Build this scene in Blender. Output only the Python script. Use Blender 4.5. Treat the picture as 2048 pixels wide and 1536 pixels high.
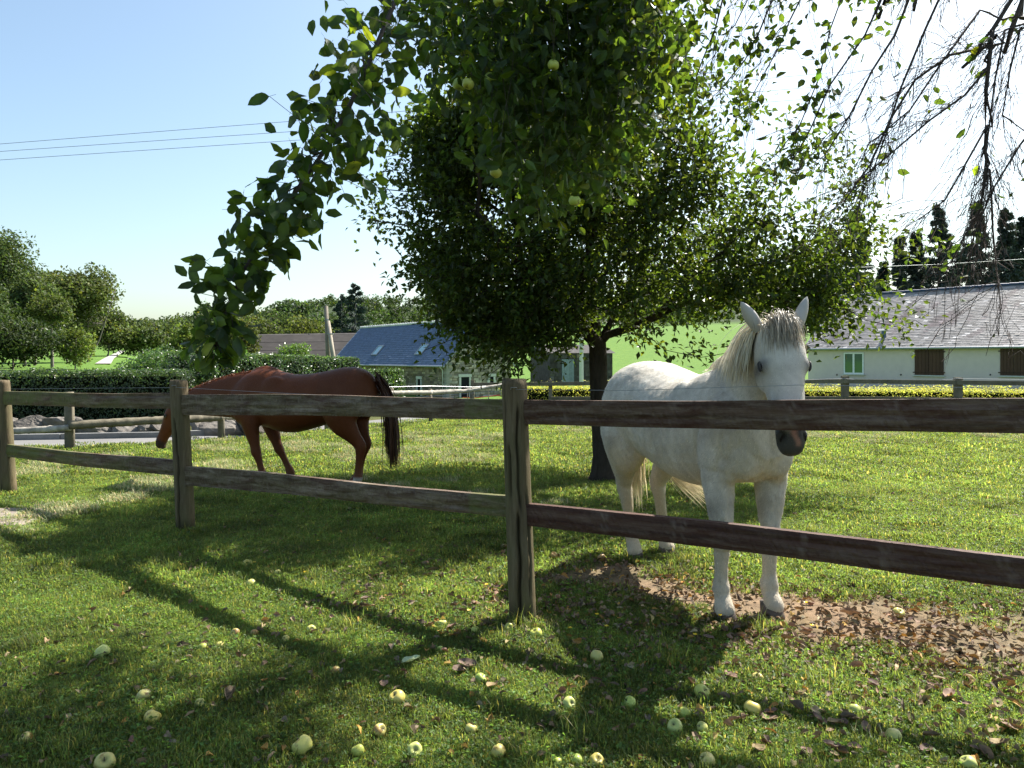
import bpy, math, random
import numpy as np
from mathutils import Vector, Matrix
from mathutils.bvhtree import BVHTree
R = math.radians
random.seed(7); rng = np.random.default_rng(7)
for _o in list(bpy.data.objects): bpy.data.objects.remove(_o)
scn = bpy.context.scene
C = scn.collection
# ------------------------------------------------------------------ camera
EYE, F, HOR = 1.55, 1480.0, 716.0          # eye height, focal length and horizon row of the 2048 px photograph
cam = bpy.data.objects.new('camera', bpy.data.cameras.new('camera')); C.objects.link(cam)
cam.location = (0, 0, EYE); cam.rotation_euler = (R(90), 0, 0)
cam.data.sensor_width = 36; cam.data.lens = F/2048*36; cam.data.shift_y = -(768-HOR)/2048
cam.data.clip_start = .05; cam.data.clip_end = 6000
scn.camera = cam
# ------------------------------------------------------------------ sky, sun, exposure
SUN_AZ, SUN_EL = 45.0, 49.0                # azimuth from +Y towards +X
world = bpy.data.worlds.new('World'); scn.world = world; world.use_nodes = True
wn = world.node_tree; bg = wn.nodes['Background']
sky = wn.nodes.new('ShaderNodeTexSky'); sky.sky_type = 'NISHITA'; sky.sun_disc = False
sky.sun_elevation = R(SUN_EL); sky.sun_rotation = R(SUN_AZ)
sky.altitude = 80; sky.air_density = 1.0; sky.dust_density = 2.1; sky.ozone_density = .15
tn = wn.nodes.new('ShaderNodeMix'); tn.data_type = 'RGBA'; tn.blend_type = 'MULTIPLY'; tn.inputs[0].default_value = 1; tn.inputs[7].default_value = (.96, 1.03, 1.0, 1)
wn.links.new(sky.outputs[0], tn.inputs[6]); wn.links.new(tn.outputs[2], bg.inputs[0]); bg.inputs[1].default_value = .087
sun = bpy.data.objects.new('sun', bpy.data.lights.new('sun', 'SUN')); C.objects.link(sun)
sun.data.energy = 5; sun.data.angle = R(.53); sun.data.color = (1, .955, .87)
sd = Vector((math.sin(R(SUN_AZ))*math.cos(R(SUN_EL)), math.cos(R(SUN_AZ))*math.cos(R(SUN_EL)), math.sin(R(SUN_EL))))
sun.rotation_euler = sd.to_track_quat('Z', 'Y').to_euler(); sun.location = sd*40
scn.view_settings.view_transform = 'Standard'; scn.view_settings.look = 'None'
scn.view_settings.exposure = 1.38; scn.view_settings.gamma = 1; scn.view_settings.use_curve_mapping = False
scn.render.engine = 'CYCLES'
cy = scn.cycles; cy.max_bounces = 8; cy.diffuse_bounces = 4; cy.glossy_bounces = 3; cy.transmission_bounces = 6
cy.transparent_max_bounces = 8; cy.volume_bounces = 1; cy.use_denoising = True; cy.sample_clamp_indirect = 6
cy.caustics_reflective = False; cy.caustics_refractive = False

# ------------------------------------------------------------------ helpers
def W(px, py, d): return np.array([(px-1024)/F*d, d, EYE-(py-HOR)/F*d])
def G(px, py, z=0.):
    d = F*(EYE-z)/(py-HOR); return np.array([(px-1024)/F*d, d, z])
def ss(t): t = np.clip(t, 0, 1); return t*t*(3-2*t)
def norm(v):
    v = np.asarray(v, float); n = np.linalg.norm(v, axis=-1, keepdims=True); return v/np.maximum(n, 1e-9)
def smooth_noise(x, y, s, seed=0):
    r = np.random.default_rng(seed); o = np.zeros_like(np.asarray(x, float))
    for k in range(6):
        a = r.uniform(0, 6.28); f = r.uniform(.6, 1.8)/s; p = r.uniform(0, 6.28)
        o = o + np.sin((np.cos(a)*x+np.sin(a)*y)*f*3+p)
    return o/6

class MB:
    """gathers vertices, faces and a colour per vertex, then links them as one mesh object"""
    def __init__(s): s.v = []; s.c = []; s.f = []; s.m = []; s.n = 0
    def add(s, v, f, col=(1, 1, 1), mat=0):
        v = np.asarray(v, float).reshape(-1, 3)
        for fa in (f if isinstance(f, list) and len(f) and isinstance(f[0], np.ndarray) and f[0].ndim == 2 else [np.asarray(f)]):
            s.f.append(fa.astype(np.int64)+s.n); s.m.append(mat)
        c = np.asarray(col, float)
        if c.ndim == 1: c = np.tile(c[:3], (len(v), 1))
        s.v.append(v); s.c.append(c[:, :3]); s.n += len(v)
    def box(s, lo, hi, M=None, col=(1, 1, 1), mat=0):
        x0, y0, z0 = lo; x1, y1, z1 = hi
        v = np.array([(x0,y0,z0),(x1,y0,z0),(x1,y1,z0),(x0,y1,z0),(x0,y0,z1),(x1,y0,z1),(x1,y1,z1),(x0,y1,z1)], float)
        if M is not None: v = v@np.asarray(M)[:3, :3].T+np.asarray(M)[:3, 3]
        s.add(v, [(0,3,2,1),(4,5,6,7),(0,1,5,4),(1,2,6,5),(2,3,7,6),(3,0,4,7)], col, mat)
    def tube(s, pts, rad, n=6, col=(1, 1, 1), mat=0, cap=True):
        pts = np.asarray(pts, float); k = len(pts); rad = np.broadcast_to(np.asarray(rad, float), (k,))
        t = norm(np.gradient(pts, axis=0)); up = np.array([0, 0, 1.]) if abs(t[0][2]) < .9 else np.array([1., 0, 0])
        U = norm(np.cross(t, up)); V = np.cross(U, t)
        a = np.arange(n)/n*2*np.pi
        v = pts[:, None]+rad[:, None, None]*(np.cos(a)[None, :, None]*U[:, None]+np.sin(a)[None, :, None]*V[:, None])
        i = np.arange(k-1)[:, None]*n; j = np.arange(n)[None]; j2 = (j+1) % n
        f = np.stack([i+j, i+j2, i+n+j2, i+n+j], -1).reshape(-1, 4)
        v = v.reshape(-1, 3); c = np.asarray(col, float)
        if c.ndim == 2: c = np.repeat(c, n, 0)
        fs = [f]
        if cap and n <= 4: fs.append(np.array([list(range(n))[::-1], [(k-1)*n+q for q in range(n)]]))
        elif cap:
            v = np.vstack([v, pts[:1], pts[-1:]]); 
            if c.ndim == 2: c = np.vstack([c, c[:1], c[-1:]])
            b = k*n; q = np.arange(n)
            fs.append(np.stack([np.full(n, b), (q+1) % n, q], -1)); fs.append(np.stack([np.full(n, b+1), (k-1)*n+q, (k-1)*n+(q+1) % n], -1))
        s.add(v, fs, c, mat)
    def build(s, name, mats, parent=None, smooth=False, loc=None):
        me = bpy.data.meshes.new(name)
        if s.n:
            V = np.vstack(s.v).astype(np.float32); Cc = np.vstack(s.c).astype(np.float32)
            me.vertices.add(len(V)); me.vertices.foreach_set('co', V.ravel())
            loops = np.concatenate([f.ravel() for f in s.f]).astype(np.int32)
            sizes = np.concatenate([np.full(len(f), f.shape[1]) for f in s.f]).astype(np.int32)
            mi = np.concatenate([np.full(len(f), m) for f, m in zip(s.f, s.m)]).astype(np.int32)
            me.loops.add(len(loops)); me.loops.foreach_set('vertex_index', loops)
            me.polygons.add(len(sizes)); st = np.concatenate([[0], np.cumsum(sizes)[:-1]]).astype(np.int32)
            me.polygons.foreach_set('loop_start', st); me.polygons.foreach_set('loop_total', sizes)
            me.polygons.foreach_set('material_index', mi)
            me.polygons.foreach_set('use_smooth', np.full(len(sizes), bool(smooth)))
            at = me.attributes.new('col', 'FLOAT_COLOR', 'POINT')
            at.data.foreach_set('color', np.hstack([Cc, np.ones((len(Cc), 1), np.float32)]).astype(np.float32).ravel())
            me.update(calc_edges=True); me.validate()
        for m in (mats if isinstance(mats, (list, tuple)) else [mats]): me.materials.append(m)
        o = bpy.data.objects.new(name, me); C.objects.link(o)
        if parent is not None: o.parent = parent
        if loc is not None: o.location = loc
        return o
def tag(o, label=None, cat=None, group=None, kind=None):
    if label: o['label'] = label
    if cat: o['category'] = cat
    if group: o['group'] = group
    if kind: o['kind'] = kind
    return o
def empty(name, loc=(0, 0, 0), rz=0, **k):
    o = bpy.data.objects.new(name, None); C.objects.link(o); o.location = loc; o.rotation_euler = (0, 0, rz)
    o.empty_display_size = .1; return tag(o, **k)
def copy_tree(o, parent=None):
    c = o.copy(); C.objects.link(c)
    if parent is not None: c.parent = parent
    for ch in o.children: copy_tree(ch, c)
    return c
def frame(p, x, y=None, up=(0, 0, 1)):
    x = norm(x); y = norm(np.cross(up, x)); z = np.cross(x, y)
    M = np.eye(4); M[:3, 0] = x; M[:3, 1] = y; M[:3, 2] = z; M[:3, 3] = p; return M

# ------------------------------------------------------------------ materials
def material(name):
    m = bpy.data.materials.new(name); m.use_nodes = True; nt = m.node_tree
    return m, nt, nt.nodes['Principled BSDF']
def N(nt, t, **k):
    n = nt.nodes.new(t)
    for a, b in k.items(): setattr(n, a, b)
    return n
def ramp(nt, src, stops):
    r = N(nt, 'ShaderNodeValToRGB'); e = r.color_ramp.elements
    while len(e) < len(stops): e.new(.5)
    for q, (p, c) in zip(e, stops): q.position = p; q.color = (*c, 1) if len(c) == 3 else c
    nt.links.new(src, r.inputs[0]); return r.outputs[0]
def noise(nt, scale, detail=4, rough=.55, vec=None, dist=0):
    n = N(nt, 'ShaderNodeTexNoise'); n.inputs['Scale'].default_value = scale; n.inputs['Detail'].default_value = detail
    n.inputs['Roughness'].default_value = rough; n.inputs['Distortion'].default_value = dist
    if vec is not None: nt.links.new(vec, n.inputs['Vector'])
    return n.outputs['Fac']
def coord(nt, kind='Object', scale=None):
    if kind == 'World': s = N(nt, 'ShaderNodeNewGeometry').outputs['Position']
    else: s = N(nt, 'ShaderNodeTexCoord').outputs[kind]
    if scale:
        mp = N(nt, 'ShaderNodeMapping'); mp.inputs['Scale'].default_value = scale; nt.links.new(s, mp.inputs['Vector']); s = mp.outputs[0]
    return s
def mix(nt, fac, a, b, mode='MIX'):
    m = N(nt, 'ShaderNodeMix', data_type='RGBA', blend_type=mode)
    for v, i in ((fac, m.inputs[0]), (a, m.inputs[6]), (b, m.inputs[7])):
        if hasattr(v, 'is_linked') or isinstance(v, bpy.types.NodeSocket): nt.links.new(v, i)
        else: i.default_value = v if isinstance(v, (int, float)) else ((*v, 1) if len(v) == 3 else v)
    return m.outputs[2]
def bump(nt, b, h, strength=.3, dist=.01):
    n = N(nt, 'ShaderNodeBump'); n.inputs['Strength'].default_value = strength; n.inputs['Distance'].default_value = dist
    nt.links.new(h, n.inputs['Height']); nt.links.new(n.outputs[0], b.inputs['Normal'])
def attr(nt): return N(nt, 'ShaderNodeAttribute', attribute_name='col').outputs['Color']
def mat_plain(name, c, rough=.7, vary=.25, scale=8, bmp=.2, spec=.3, kind='Object', stretch=None, dist=.01, metal=0):
    m, nt, b = material(name); v = coord(nt, kind, stretch)
    c = np.array(c); f = noise(nt, scale, 6, .6, v)
    colr = ramp(nt, f, [(.25, tuple(c*(1-vary))), (.75, tuple(np.minimum(c*(1+vary), 1)))])
    nt.links.new(mix(nt, 1.0, colr, attr(nt), 'MULTIPLY'), b.inputs['Base Color'])
    b.inputs['Roughness'].default_value = rough; b.inputs['Specular IOR Level'].default_value = spec
    b.inputs['Metallic'].default_value = metal
    if bmp: bump(nt, b, noise(nt, scale*4, 5, .6, v), bmp, dist)
    return m
def mat_leaf(name, refl, trans, tf=.42, rough=.42, vary=.3, scale=3., spec=.35):
    """a leaf: colour per leaf in 'col', a reflecting side and light let through"""
    m, nt, b = material(name); a = attr(nt); v = coord(nt, 'World')
    f = noise(nt, scale, 3, .6, v)
    k = ramp(nt, f, [(.3, (1-vary,)*3), (.7, (1+vary, 1+vary, 1+vary*.6))])
    a = mix(nt, 1.0, a, k, 'MULTIPLY')
    nt.links.new(mix(nt, 1.0, a, refl, 'MULTIPLY'), b.inputs['Base Color'])
    b.inputs['Roughness'].default_value = rough; b.inputs['Specular IOR Level'].default_value = spec
    t = N(nt, 'ShaderNodeBsdfTranslucent'); nt.links.new(mix(nt, 1.0, a, trans, 'MULTIPLY'), t.inputs[0])
    s = N(nt, 'ShaderNodeMixShader'); s.inputs[0].default_value = tf
    nt.links.new(b.outputs[0], s.inputs[1]); nt.links.new(t.outputs[0], s.inputs[2])
    nt.links.new(s.outputs[0], nt.nodes['Material Output'].inputs[0]); return m

M_leaf = mat_leaf('apple_leaf', (.026, .042, .014), (.27, .40, .035), .20, spec=.22)
M_leafnear = mat_leaf('apple_leaf_near', (.021, .040, .016), (.24, .38, .03), .25, spec=.25, rough=.55, scale=12)
M_farleaf = mat_leaf('far_leaf', (.062, .082, .034), (.14, .19, .045), .3, rough=.6, scale=.25, spec=.2)
M_hedge = mat_leaf('hedge_leaf', (.042, .07, .032), (.13, .22, .045), .25, rough=.35, scale=1.5, spec=.5)
M_gold = mat_leaf('golden_hedge_leaf', (.40, .40, .07), (.62, .62, .10), .45, scale=2)
M_conifer = mat_leaf('conifer_needle', (.065, .09, .08), (.05, .08, .04), .15, rough=.6, scale=.5, spec=.15)
M_grass = mat_leaf('grass_blade', (.088, .120, .036), (.32, .41, .07), .42, rough=.5, vary=.4, scale=1.4, spec=.22)
M_clip = mat_leaf('grass_clippings', (.30, .34, .18), (.30, .34, .12), .3, rough=.6, vary=.25, scale=2, spec=.15)
M_bark = mat_plain('bark', (.055, .045, .036), .95, .45, 6, 1.0, .1, stretch=(3, 3, .7), dist=.03)
M_twig = mat_plain('twig_bark', (.075, .06, .055), .8, .3, 30, .3, .2)
M_farbark = mat_plain('far_bark', (.17, .15, .13), .9, .3, 2, .3, .1)
M_deadleaf = mat_leaf('dead_leaf', (.175, .13, .085), (.18, .10, .05), .12, rough=.7, vary=.4, scale=25, spec=.2)

# ------------------------------------------------------------------ terrain
def H(x, y):
    x = np.asarray(x, float); y = np.asarray(y, float); r = x/np.maximum(y, 1)
    left = ss((-r-.40)/.14)                       # towards the left the land climbs
    h = -(1.15-.8*ss((r-.12)/.3))*ss((y-22)/24)
    h = h*(1-left)+left*(1.0*ss((y-17.5)/9)+np.clip(y-28, 0, 400)*.022)
    h = h+(1-left)*(13*ss((y-62)/190))
    h = h+24*ss((y-250)/260)*(1-.6*ss((-r-.25)/.12))
    h = h+np.where(y > 60, smooth_noise(x, y, 60, 3)*.6*ss((y-60)/80), 0)
    h = h+.012*smooth_noise(x, y, .7, 5)*(1-ss((y-9)/3))
    return h*(y > 0)
def terrain():
    m, nt, b = material('ground'); v = coord(nt, 'World'); mb = MB()
    na = 300; ang = np.linspace(0, 2*np.pi, na, endpoint=False)
    rad = np.concatenate([[.3], np.geomspace(.8, 24, 110), np.geomspace(25, 1500, 110)])
    X = rad[:, None]*np.sin(ang)[None]; Y = rad[:, None]*np.cos(ang)[None]; Z = H(X, Y)
    V = np.stack([X, Y, Z], -1).reshape(-1, 3)
    i = np.arange(len(rad)-1)[:, None]*na; j = np.arange(na)[None]; j2 = (j+1) % na
    f = np.stack([i+j, i+j2, i+na+j2, i+na+j], -1).reshape(-1, 4)[:, ::-1]
    V = np.vstack([V, [[0, 0, 0]]]); q = np.arange(na)
    fc = np.stack([np.full(na, len(V)-1), (q+1) % na, q], -1)
    # colour of what covers the ground: lawn soil near, meadow farther, wood floor on the hill
    d = V[:, 1]; x = V[:, 0]; c = np.tile(np.array([.075, .085, .03]), (len(V), 1))
    fld = ss((d-24)/3)[:, None]; c = c*(1-fld)+np.array([.095, .18, .036])*fld
    wood = ss((d-300)/40)[:, None]; c = c*(1-wood)+np.array([.04, .06, .03])*wood
    dm = dirt(x, d)[:, None]; c = c*(1-dm)+np.array([.225, .17, .12])*dm
    mb.add(V, [f, fc], c)
    g = noise(nt, 9, 8, .7, v); g2 = noise(nt, .9, 4, .6, v)
    col = mix(nt, 1.0, attr(nt), ramp(nt, g, [(.3, (.55, .55, .55)), (.75, (1.45, 1.4, 1.3))]), 'MULTIPLY')
    col = mix(nt, 1.0, col, ramp(nt, g2, [(.35, (.85, .9, .85)), (.65, (1.15, 1.05, 1))]), 'MULTIPLY')
    nt.links.new(col, b.inputs['Base Color']); b.inputs['Roughness'].default_value = .95; b.inputs['Specular IOR Level'].default_value = .1
    bump(nt, b, noise(nt, 30, 8, .75, v), .9, .02)
    return tag(mb.build('ground', m, smooth=True), kind='structure')
# bare trodden earth: a strip beyond the fence and small spots about the hooves
DIRT = [(1.7, 4.60, .75, .34, -.25), (2.3, 4.25, 1.0, .56, -.3), (3.0, 3.95, 1.1, .66, -.3), (.45, 5.2, .55, .24, .1),
        (.8, 5.5, .42, .2, 0), (1.42, 4.8, .62, .3, 0), (1.0, 5.05, .4, .2, .2), (-8.3, 7.9, 1.6, .6, 0), (1.15, 9.3, .5, .35, 0)]
def dirt(x, y):
    o = np.zeros_like(np.asarray(x, float))
    for cx, cy_, a, b_, t in DIRT:
        dx = x-cx; dy = (y-cy_)-t*dx; e = np.sqrt((dx/a)**2+(dy/b_)**2)
        o = np.maximum(o, 1-ss((e-.50+.55*smooth_noise(x, y, .28, 9))/.95))
    return o
terrain()

# ------------------------------------------------------------------ the lane, its kerb and the path on the left
def sheet(name, a, b, m, dz=.012, n=60):
    """strip between two polylines, following the ground"""
    a = np.array(a); b = np.array(b)
    def res(p):
        s = np.concatenate([[0], np.cumsum(np.linalg.norm(np.diff(p, axis=0), axis=1))]); t = np.linspace(0, s[-1], n)
        return np.stack([np.interp(t, s, p[:, k]) for k in range(2)], -1)
    a, b = res(a[:, :2]), res(b[:, :2]); k = 7
    t = np.linspace(0, 1, k)[None, :, None]; P = a[:, None]*(1-t)+b[:, None]*t
    V = np.concatenate([P, (H(P[..., 0], P[..., 1])+dz)[..., None]], -1).reshape(-1, 3)
    i = np.arange(n-1)[:, None]*k; j = np.arange(k-1)[None]
    mb = MB(); mb.add(V, np.stack([i+j, i+j+1, i+k+j+1, i+k+j], -1).reshape(-1, 4)); return tag(mb.build(name, m, smooth=True), kind='structure')
M_road = mat_plain('asphalt', (.17, .165, .16), .9, .18, 1.2, .5, .2, 'World', dist=.004)
M_kerb = mat_plain('kerb_concrete', (.22, .22, .215), .85, .25, 5, .4, .2, 'World')
near_edge = [(-30, 12.2), *[G(*p)[:2] for p in ((0, 903), (120, 897), (300, 890), (480, 881), (640, 867), (780, 852), (870, 842), (960, 835))], (2.5, 20.5), (14, 21.6)]
far_edge = [(-30, 13.6), *[G(*p)[:2] for p in ((0, 882), (120, 880), (330, 876), (480, 869), (640, 852), (780, 838), (870, 832), (930, 828))], (2.5, 24), (14, 25)]
sheet('lane', near_edge, far_edge, M_road)
kp = np.array(far_edge)[:6]
for q in range(len(kp)-1):
    L = np.linalg.norm(kp[q+1]-kp[q]); M = frame((*kp[q], 0), (*(kp[q+1]-kp[q]), 0)); n = max(1, int(L/1.0))
    if q == 0: root = empty('kerb', (0, 0, 0), kind='structure')
    for k in range(n):
        if q == 0 and k < n-9: continue
        mb = MB(); mb.box((k*L/n+.006, -.0, -.1), ((k+1)*L/n-.006, .12, .115), M, np.ones(3)*random.uniform(.8, 1.15)); mb.build('kerb_stone', M_kerb, root)
# ------------------------------------------------------------------ front fence
def mat_rail():
    m, nt, b = material('weathered_stained_rail'); v = coord(nt, 'Object', (1.1, 9, 9)); a = attr(nt)
    g = noise(nt, 3.2, 9, .72, v, .5); g2 = noise(nt, 1.6, 5, .6, coord(nt, 'Object', (.55, 22, 22)), .3)
    s = ramp(nt, g, [(.36, (0, 0, 0)), (.62, (1, 1, 1))])
    base = ramp(nt, g2, [(.3, (.028, .010, .007)), (.55, (.062, .024, .016)), (.8, (.12, .07, .05))])
    bare = ramp(nt, g, [(.3, (.085, .048, .036)), (.8, (.34, .27, .215))])
    sep = N(nt, 'ShaderNodeSeparateColor'); nt.links.new(a, sep.inputs[0])      # r = bared wood, g = algae, b = knot ridge
    k = N(nt, 'ShaderNodeMath', operation='MULTIPLY'); nt.links.new(s, k.inputs[0]); nt.links.new(sep.outputs[0], k.inputs[1])
    col = mix(nt, k.outputs[0], base, bare)
    al = N(nt, 'ShaderNodeMath', operation='MULTIPLY'); nt.links.new(sep.outputs[1], al.inputs[0])
    nt.links.new(ramp(nt, noise(nt, 2.4, 5, .7, coord(nt, 'Object', (1, 3, 3))), [(.38, (.1,)*3), (.6, (1,)*3)]), al.inputs[1])
    col = mix(nt, al.outputs[0], col, (.11, .125, .035)); col = mix(nt, sep.outputs[2], col, (.2, .15, .12))
    nt.links.new(col, b.inputs['Base Color']); b.inputs['Roughness'].default_value = .75; b.inputs['Specular IOR Level'].default_value = .25
    bump(nt, b, noise(nt, 5, 8, .7, coord(nt, 'Object', (.8, 30, 30))), .7, .006); return m
def mat_post():
    m, nt, b = material('weathered_round_post'); a = attr(nt)
    g = noise(nt, 4, 8, .7, coord(nt, 'Object', (7, 7, .8)), .6); g2 = noise(nt, 2.2, 4, .6, coord(nt, 'Object', (1, 1, .5)))
    col = ramp(nt, g, [(.3, (.085, .062, .036)), (.55, (.145, .112, .068)), (.8, (.21, .175, .12))])
    col = mix(nt, ramp(nt, g2, [(.42, (0,)*3), (.68, (.75,)*3)]), col, (.09, .105, .038))
    nt.links.new(mix(nt, 1., col, a, 'MULTIPLY'), b.inputs['Base Color']); b.inputs['Roughness'].default_value = .85; b.inputs['Specular IOR Level'].default_value = .2
    bump(nt, b, noise(nt, 6, 8, .7, coord(nt, 'Object', (9, 9, .7))), .8, .008); return m
M_rail, M_post = mat_rail(), mat_post()
M_wire = mat_plain('galvanised_wire', (.33, .34, .35), .45, .1, 20, 0, .5, metal=.6)

def make_post(parent, base, top, r, cracks, seed, n=72, k=70):
    """a round post with drying cracks cut into it"""
    base, top = np.array(base, float), np.array(top, float); rr = np.random.default_rng(seed)
    L = np.linalg.norm(top-base); t = np.linspace(-.25/L, 1, k); a = np.arange(n)/n*2*np.pi
    A, T = np.meshgrid(a, t); rad = r*(1.05-.07*T)*(1+.018*np.sin(A*2+seed)+.012*np.sin(A*5+T*3+seed)+.006*rr.normal(size=A.shape))
    c = np.ones(A.shape+(3,))
    for ca, t0, t1, w, dep in cracks:
        cen = ca+.10*np.sin(T*9+seed)+.04*np.sin(T*31); dd = np.abs((A-cen+np.pi) % (2*np.pi)-np.pi)
        win = ss((T-t0)/.06)*(1-ss((T-t1)/.06)); g = np.clip(1-dd/(w*(.4+.6*win)), 0, 1)*win
        rad -= dep*g**.7; c *= (1-.75*g[..., None]*np.array([1, 1, 1]))
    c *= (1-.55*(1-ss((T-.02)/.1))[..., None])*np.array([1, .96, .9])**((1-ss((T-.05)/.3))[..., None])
    rad[-1] *= .93; P = base[None, None]+T[..., None]*(top-base)
    V = P+np.stack([np.cos(A)*rad, np.sin(A)*rad, np.zeros_like(A)], -1); V[-1, :, 2] += .004*rr.normal(size=n)+.004
    i = np.arange(k-1)[:, None]*n; j = np.arange(n)[None]; j2 = (j+1) % n
    f = np.stack([i+j, i+j2, i+n+j2, i+n+j], -1).reshape(-1, 4)
    V2 = np.vstack([V.reshape(-1, 3), top+[0, 0, .012]]); cc = np.vstack([c.reshape(-1, 3), [.8, .8, .8]])
    q = np.arange(n); fc = np.stack([np.full(n, len(V2)-1), (k-1)*n+q, (k-1)*n+(q+1) % n], -1)
    mb = MB(); mb.add(V2-base, [f, fc], cc); o = mb.build('post', M_post, parent, True); o.location = base; return o
def make_rail(parent, p0, p1, h0, h1, thick, whorls, bare, algae, seed, nx=260):
    """a split rail of a slightly bulging section; p0, p1 the centres of its ends"""
    p0, p1 = np.array(p0, float), np.array(p1, float); rr = np.random.default_rng(seed); L = np.linalg.norm(p1-p0)
    sec = []
    for q in range(7): sec.append((.5-.14*abs(q/6*2-1)**4, -.5+q/6))      # front face, bottom to top (y towards viewer, z)
    for q in range(3): sec.append((.25-.3*q, .5))
    for q in range(5): sec.append((-.5, .4-.8*q/4))
    for q in range(2): sec.append((-.25+.35*q, -.5))
    sec = np.array(sec); ns = len(sec); s = np.linspace(0, 1, nx); x = s*L
    h = (h0+(h1-h0)*s)*(1+.02*np.sin(x*2.1+seed)+.012*np.sin(x*7+seed)); th = np.full(nx, thick)
    V = np.zeros((nx, ns, 3)); V[..., 0] = x[:, None]
    V[..., 1] = -(sec[:, 0][None]*th[:, None]); V[..., 2] = sec[:, 1][None]*h[:, None]+.006*np.sin(x*1.7+seed)[:, None]
    knot = np.zeros((nx, ns)); zz = sec[:, 1][None]
    for wx in whorls:
        for sl, z0, z1 in ((.10, .08, .5), (-.10, .05, .42), (.09, -.5, -.04), (-.05, -.45, -.1)):
            sl *= rr.uniform(.2, 1.1); cx = wx+sl*(np.abs(zz)-.0)+rr.normal()*.02
            k = np.exp(-((x[:, None]-cx)/.009)**2)*(zz > z0)*(zz < z1)*rr.uniform(.25, .9)*(np.arange(ns)[None] < 7); knot = np.maximum(knot, k)
    V[..., 1] -= knot*.006+.0018*rr.normal(size=(nx, ns))+.004*np.sin(x*3.3+seed)[:, None]
    for _ in range(3):    # long checks
        z0 = rr.uniform(-.35, .35); a0 = rr.uniform(0, .7)*L; a1 = a0+rr.uniform(.2, .5)*L
        w = ss((x-a0)/.1)*(1-ss((x-a1)/.1)); row = int(np.argmin(np.abs(sec[:7, 1]-z0))); V[:, row, 1] += .007*w; 
    c = np.zeros((nx, ns, 3)); c[..., 0] = bare; c[..., 1] = (algae(s) if callable(algae) else algae*np.ones(nx))[:, None]; c[..., 2] = knot*.7
    i = np.arange(nx-1)[:, None]*ns; j = np.arange(ns)[None]; j2 = (j+1) % ns
    f = np.stack([i+j, i+j2, i+ns+j2, i+ns+j], -1).reshape(-1, 4)
    mb = MB(); mb.add(V.reshape(-1, 3), [f[:, ::-1]], c.reshape(-1, 3))
    mb.f.append(np.array([list(range(ns))])); mb.m.append(0); mb.f.append(np.array([[(nx-1)*ns+q for q in range(ns)][::-1]])); mb.m.append(0)
    o = mb.build('rail', M_rail, parent, False)
    o.matrix_world = Matrix(frame(p0, p1-p0).tolist()); return o

FP = [G(18, 992), G(372, 1064), G(1046, 1243), np.array([3.35, 2.62, 0])]
FT = [W(4, 762, FP[0][1]), W(357, 762, FP[1][1]), W(1028, 761, FP[2][1]), np.array([3.30, 2.62, 1.44])]
FR = [.078, .078, .077, .078]
fence = empty('front_fence', tuple(FP[2])); tag(fence, 'nearest weathered paddock fence of round posts and wide red brown rails', 'fence')
fence.location = (0, 0, 0)
CR = [[(-1.9, .0, .55, .16, .02)], [(-1.75, .02, .72, .13, .035), (-2.6, .5, .95, .1, .02)], [(-1.75, .03, .42, .17, .045), (-1.45, .45, .86, .13, .03), (-2.1, .5, .7, .12, .03), (-2.5, .6, .97, .09, .02), (-.9, .1, .5, .1, .02)], [(-1.6, 0, .5, .1, .02)]]
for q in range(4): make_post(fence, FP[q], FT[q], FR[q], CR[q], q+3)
fl = norm(FP[2]-FP[3])
def railpt(q, py, at):  # point on the axis of post q at image row py
    z = EYE-(py-HOR)/F*FP[q][1]; t = z/FT[q][2]; p = FP[q]+(FT[q]-FP[q])*t; p[2] = z; return p
bays = [(0, 1, (797, 800), (21, 27), (900, 939), (19, 27)), (1, 2, (805, 820), (33, 40), (946, 1014), (31, 43)), ]
def rails(q0, q1, up, uh, lo, lh, wu, wl, bare, al, seed):
    for rows, hs, wh, s in ((up, uh, wu, seed), (lo, lh, wl, seed+1)):
        a = railpt(q0, rows[0], 0); b = railpt(q1, rows[1], 0)
        make_rail(fence, a, b, hs[0]/F*FP[q0][1], hs[1]/F*FP[q1][1], .06, wh, bare, al, s)
rails(0, 1, (797, 802), (26, 31), (901, 938), (24, 31), (.6, 2.4), (1.5,), .75, lambda s: 1.0-.75*s, 20)
rails(1, 2, (808, 817), (41, 41), (950, 1013), (37, 41), (.35, 1.0, 1.75, 2.5), (.6, 1.3, 2.3, 3.25), .95, lambda s: .25+.5*(s > .9), 30)
# the right bay: its far end stands outside the frame
a = railpt(2, 823, 0); b = np.array([3.30, 2.62, 1.325]); make_rail(fence, a, b, .142, .15, .06, (.35, .95, 1.5, 2.0), .5, .06, 41)
a = railpt(2, 1026, 0); b = np.array([3.33, 2.62, .62]); make_rail(fence, a, b, .125, .142, .06, (.55, .95, 1.55, 1.9, 2.4), .3, .0, 44)
# electric wire stapled just over the top rails
wp = [W(-30, 778, FP[0][1]+.2), W(20, 778, FP[0][1]-.1), W(357, 775, FP[1][1]-.1), W(560, 786, 5.8), W(800, 797, 5.0), W(1040, 779, FP[2][1]-.1), W(1250, 781, 4.0), W(1600, 770, 3.55), np.array([3.3, 2.6, 1.42])]
mb = MB(); mb.tube(wp, .0013, 5); mb.build('wire', M_wire, fence)
for q in range(4):
    mb = MB(); p = FP[q]+(FT[q]-FP[q])*.965; mb.tube([p+[-.02, -FR[q]-.004, 0], p+[-.02, -FR[q]-.014, .012], p+[.015, -FR[q]-.014, .012], p+[.015, -FR[q]-.004, 0]], .002, 5); mb.build('staple', M_wire, fence)

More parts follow.
